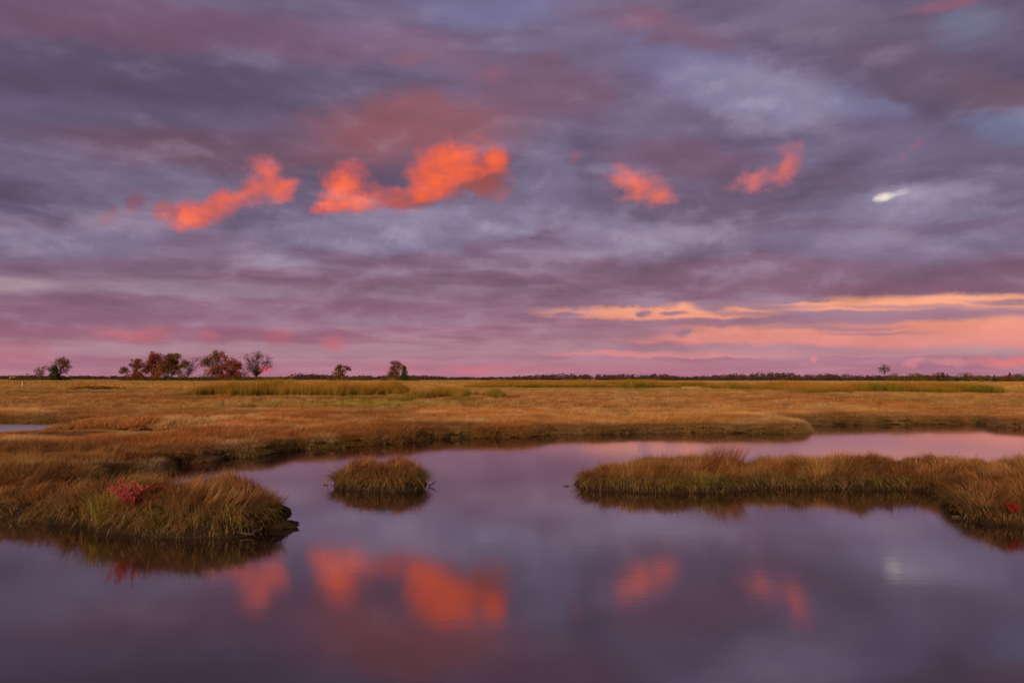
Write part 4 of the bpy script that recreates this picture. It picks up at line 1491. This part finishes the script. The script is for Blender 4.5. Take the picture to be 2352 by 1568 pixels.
def on_mound(hm, px, py):
    D_ = 10.0
    x_ = 0
    for _ in range(40):
        x_ = at_d(px, py, D_)[0]
        zz = float(hm.z(np.array([x_]), np.array([D_]))[0])
        D_ = 0.6 * D_ + 0.4 * at_z(px, py, zz)[1]
    return (x_, D_, max(zz, 0.0))


glasswort("pink red glasswort on the left mound beside green blades", on_mound(lm, 300, 1172), 0.40, 21, ((0.34, 0.05, 0.06), (0.52, 0.08, 0.10), (0.62, 0.22, 0.20)), 1.0, 30, arch=(0.6, 0))
glasswort("small crimson glasswort low on the mound at the right edge", at_d(2328, 1176, 10.46), 0.13, 23, ((0.3, 0.02, 0.03), (0.38, 0.02, 0.035), (0.42, 0.05, 0.05)), 1.6, 26)


# single cordgrass clumps that stand out
def clump(label, pos, n, H, rad, tone, seed, lean=0.12, bend=0.5, w=0.009, az0=None):
    r = np.random.default_rng(seed)
    a_, q = r.uniform(0, 6.28, n), np.sqrt(r.random(n)) * rad
    P = np.stack([np.cos(a_) * q * 1.6, np.sin(a_) * q, np.full(n, -0.03)], 1)
    azv = a_ + r.normal(0, 0.7, n) if az0 is None else az0 + r.normal(0, 0.5, n)
    c1 = tone * r.uniform(0.7, 1.35, (n, 1))
    c1 = np.where((r.random(n) < 0.25)[:, None], HAY * 0.9, c1)
    me = blades_mesh("cordgrass_clump", P, azv, np.abs(r.normal(lean, 0.1, n)), r.uniform(0, 1, n) * bend, r.uniform(0.55, 1.1, n) * H, r.uniform(0.7, 1.3, n) * w, c1 * 0.75, c1, seg=4)
    o = link("cordgrass_clump", me)
    o.location = pos
    return tag(o, label, "grass clump", "standing cordgrass clumps by the pool")


def on_top(hm, px, D):
    x_ = at_d(px, 871, D)[0]
    return (x_, D, float(hm.z(np.array([x_]), np.array([D]))[0]))


def on_land(px, py):
    x_, y_, zz = 0, 0, 0.3
    for _ in range(30):
        x_, y_ = at_z(px, py, zz)
        zz = float(ground_z(np.array([x_]), np.array([y_]))[0])
    return (x_, y_, zz)


BRT = np.array((0.27, 0.26, 0.045))
clump("bright green blades at the left end of the mound with the pink plant", on_mound(lm, 238, 1185), 260, 0.44, 0.18, BRT, 31, 0.22, 0.7, 0.006)
clump("green blades at the water's edge in the bottom left corner", on_land(30, 1188), 240, 0.36, 0.24, BRT * 0.9, 32, 0.22, 0.7, 0.006)
clump("yellow green blades between the corner clump and the mound", on_land(108, 1190), 120, 0.30, 0.16, BRT * 0.85, 33)
clump("short green blades on the front face of the left mound", on_mound(lm, 530, 1190), 60, 0.26, 0.09, BRT, 34)
clump("windswept dark plume of grass rising from the middle of the right bar", on_top(rs, 1650, 14.5), 420, 0.68, 0.26, RUST * 0.8, 35, 0.45, 0.5, 0.008, 0.3)
clump("thin reddish seed stalks right of the plume on the bar", on_top(rs, 1778, 14.6), 60, 0.36, 0.12, RUST, 36, 0.15, 0.3, 0.005)
clump("yellow green blades on the front of the right bar near its left end", on_mound(rs, 1600, 1115), 90, 0.28, 0.2, BRT * 0.9, 37, 0.22, 0.7, 0.006)
clump("upright olive blades on the front of the right bar below the plume", on_mound(rs, 1720, 1105), 160, 0.32, 0.34, OLIVE * 1.4, 38, 0.25, 0.7, 0.006)
clump("feathery red brown tuft at the right tip of the left mound", on_top(lm, 600, 10.45), 420, 0.26, 0.24, RUST * 0.75, 39, 0.5, 0.7, 0.007)
clump("spiky tuft on the right shoulder of the lone islet", on_top(ci, 945, 14.2), 110, 0.34, 0.12, RUST, 40, 0.3, 0.3, 0.007, 0.3)


# driftwood sticks lying in the water beside the islets
def stick(label, px, py, L, seed, ang=0.0, z=0.012):
    r = np.random.default_rng(seed)
    x_, y_ = at_z(px, py)
    segs, p = [], np.array((0.0, 0, 0))
    for k in range(5):
        q = p + np.array((math.cos(ang) * L / 5, math.sin(ang) * L / 5 + r.normal(0, 0.01), r.normal(0.002, 0.008)))
        segs.append((p, q, 0.016 - 0.002 * k, 0.014 - 0.002 * k))
        if k in (1, 3):
            segs.append((q, q + np.array((r.normal(0.05, 0.03), r.normal(0, 0.05), r.uniform(0.04, 0.09))), 0.008, 0.004))
        p = q
    V, f, sz = tube_arrays(segs, 6)
    o = link("driftwood_stick", mesh_np("driftwood_stick", V, f, sz, M_WOOD))
    o.location = (x_, y_, z)
    tag(o, label, "stick", "driftwood sticks in the pool")


stick("thin dark stick floating just left of the right bar's tip", 1295, 1116, 0.22, 61)
stick("dark twig poking from the left waterline of the lone islet", 744, 1114, 0.16, 62, 0.2)
stick("short twig in the water right of the lone islet", 985, 1117, 0.12, 63, 0.5)
stick("dead branch lying at the water's edge off the right mound", 2186, 1187, 0.34, 64, -0.2)
stick("bleached root hanging at the front waterline of the left mound", 545, 1230, 0.28, 65, -0.3, 0.05)


# pale wrack heaps of dead straw along the banks
def wrack(label, px, py, rx, seed, n=260, land=True):
    r = np.random.default_rng(seed)
    x_, y_, zz = on_land(px, py)
    P = np.stack([r.normal(0, rx, n), r.normal(0, rx * 0.6, n), np.abs(r.normal(0, 0.10, n))], 1)
    c = STRAW * 1.25 * r.uniform(0.5, 1.3, (n, 1))
    me = blades_mesh("wrack_heap", P, r.uniform(0, 6.28, n), r.uniform(0.9, 1.5, n), r.normal(0, 0.4, n), r.uniform(0.15, 0.45, n), r.uniform(0.012, 0.025, n), c, c, seg=2)
    o = link("wrack_heap", me)
    o.location = (x_, y_, zz + 0.03)
    tag(o, label, "wrack", "pale wrack heaps on the banks", kind="stuff")


wrack("pale straw heap beside the end of the left creek", 318, 966, 0.35, 71)
wrack("small pale straw heap left of the bigger one by the creek end", 290, 965, 0.18, 72, 140)
wrack("broad pale straw drift on the left bank below the creek", 80, 1003, 1.1, 73, 1500)
wrack("pale straw fringe on the far bank where the right channel opens", 1885, 970, 1.1, 74, 600)
wrack("grey straw patch in the meadow above the right channel", 1930, 922, 0.7, 75, 300)
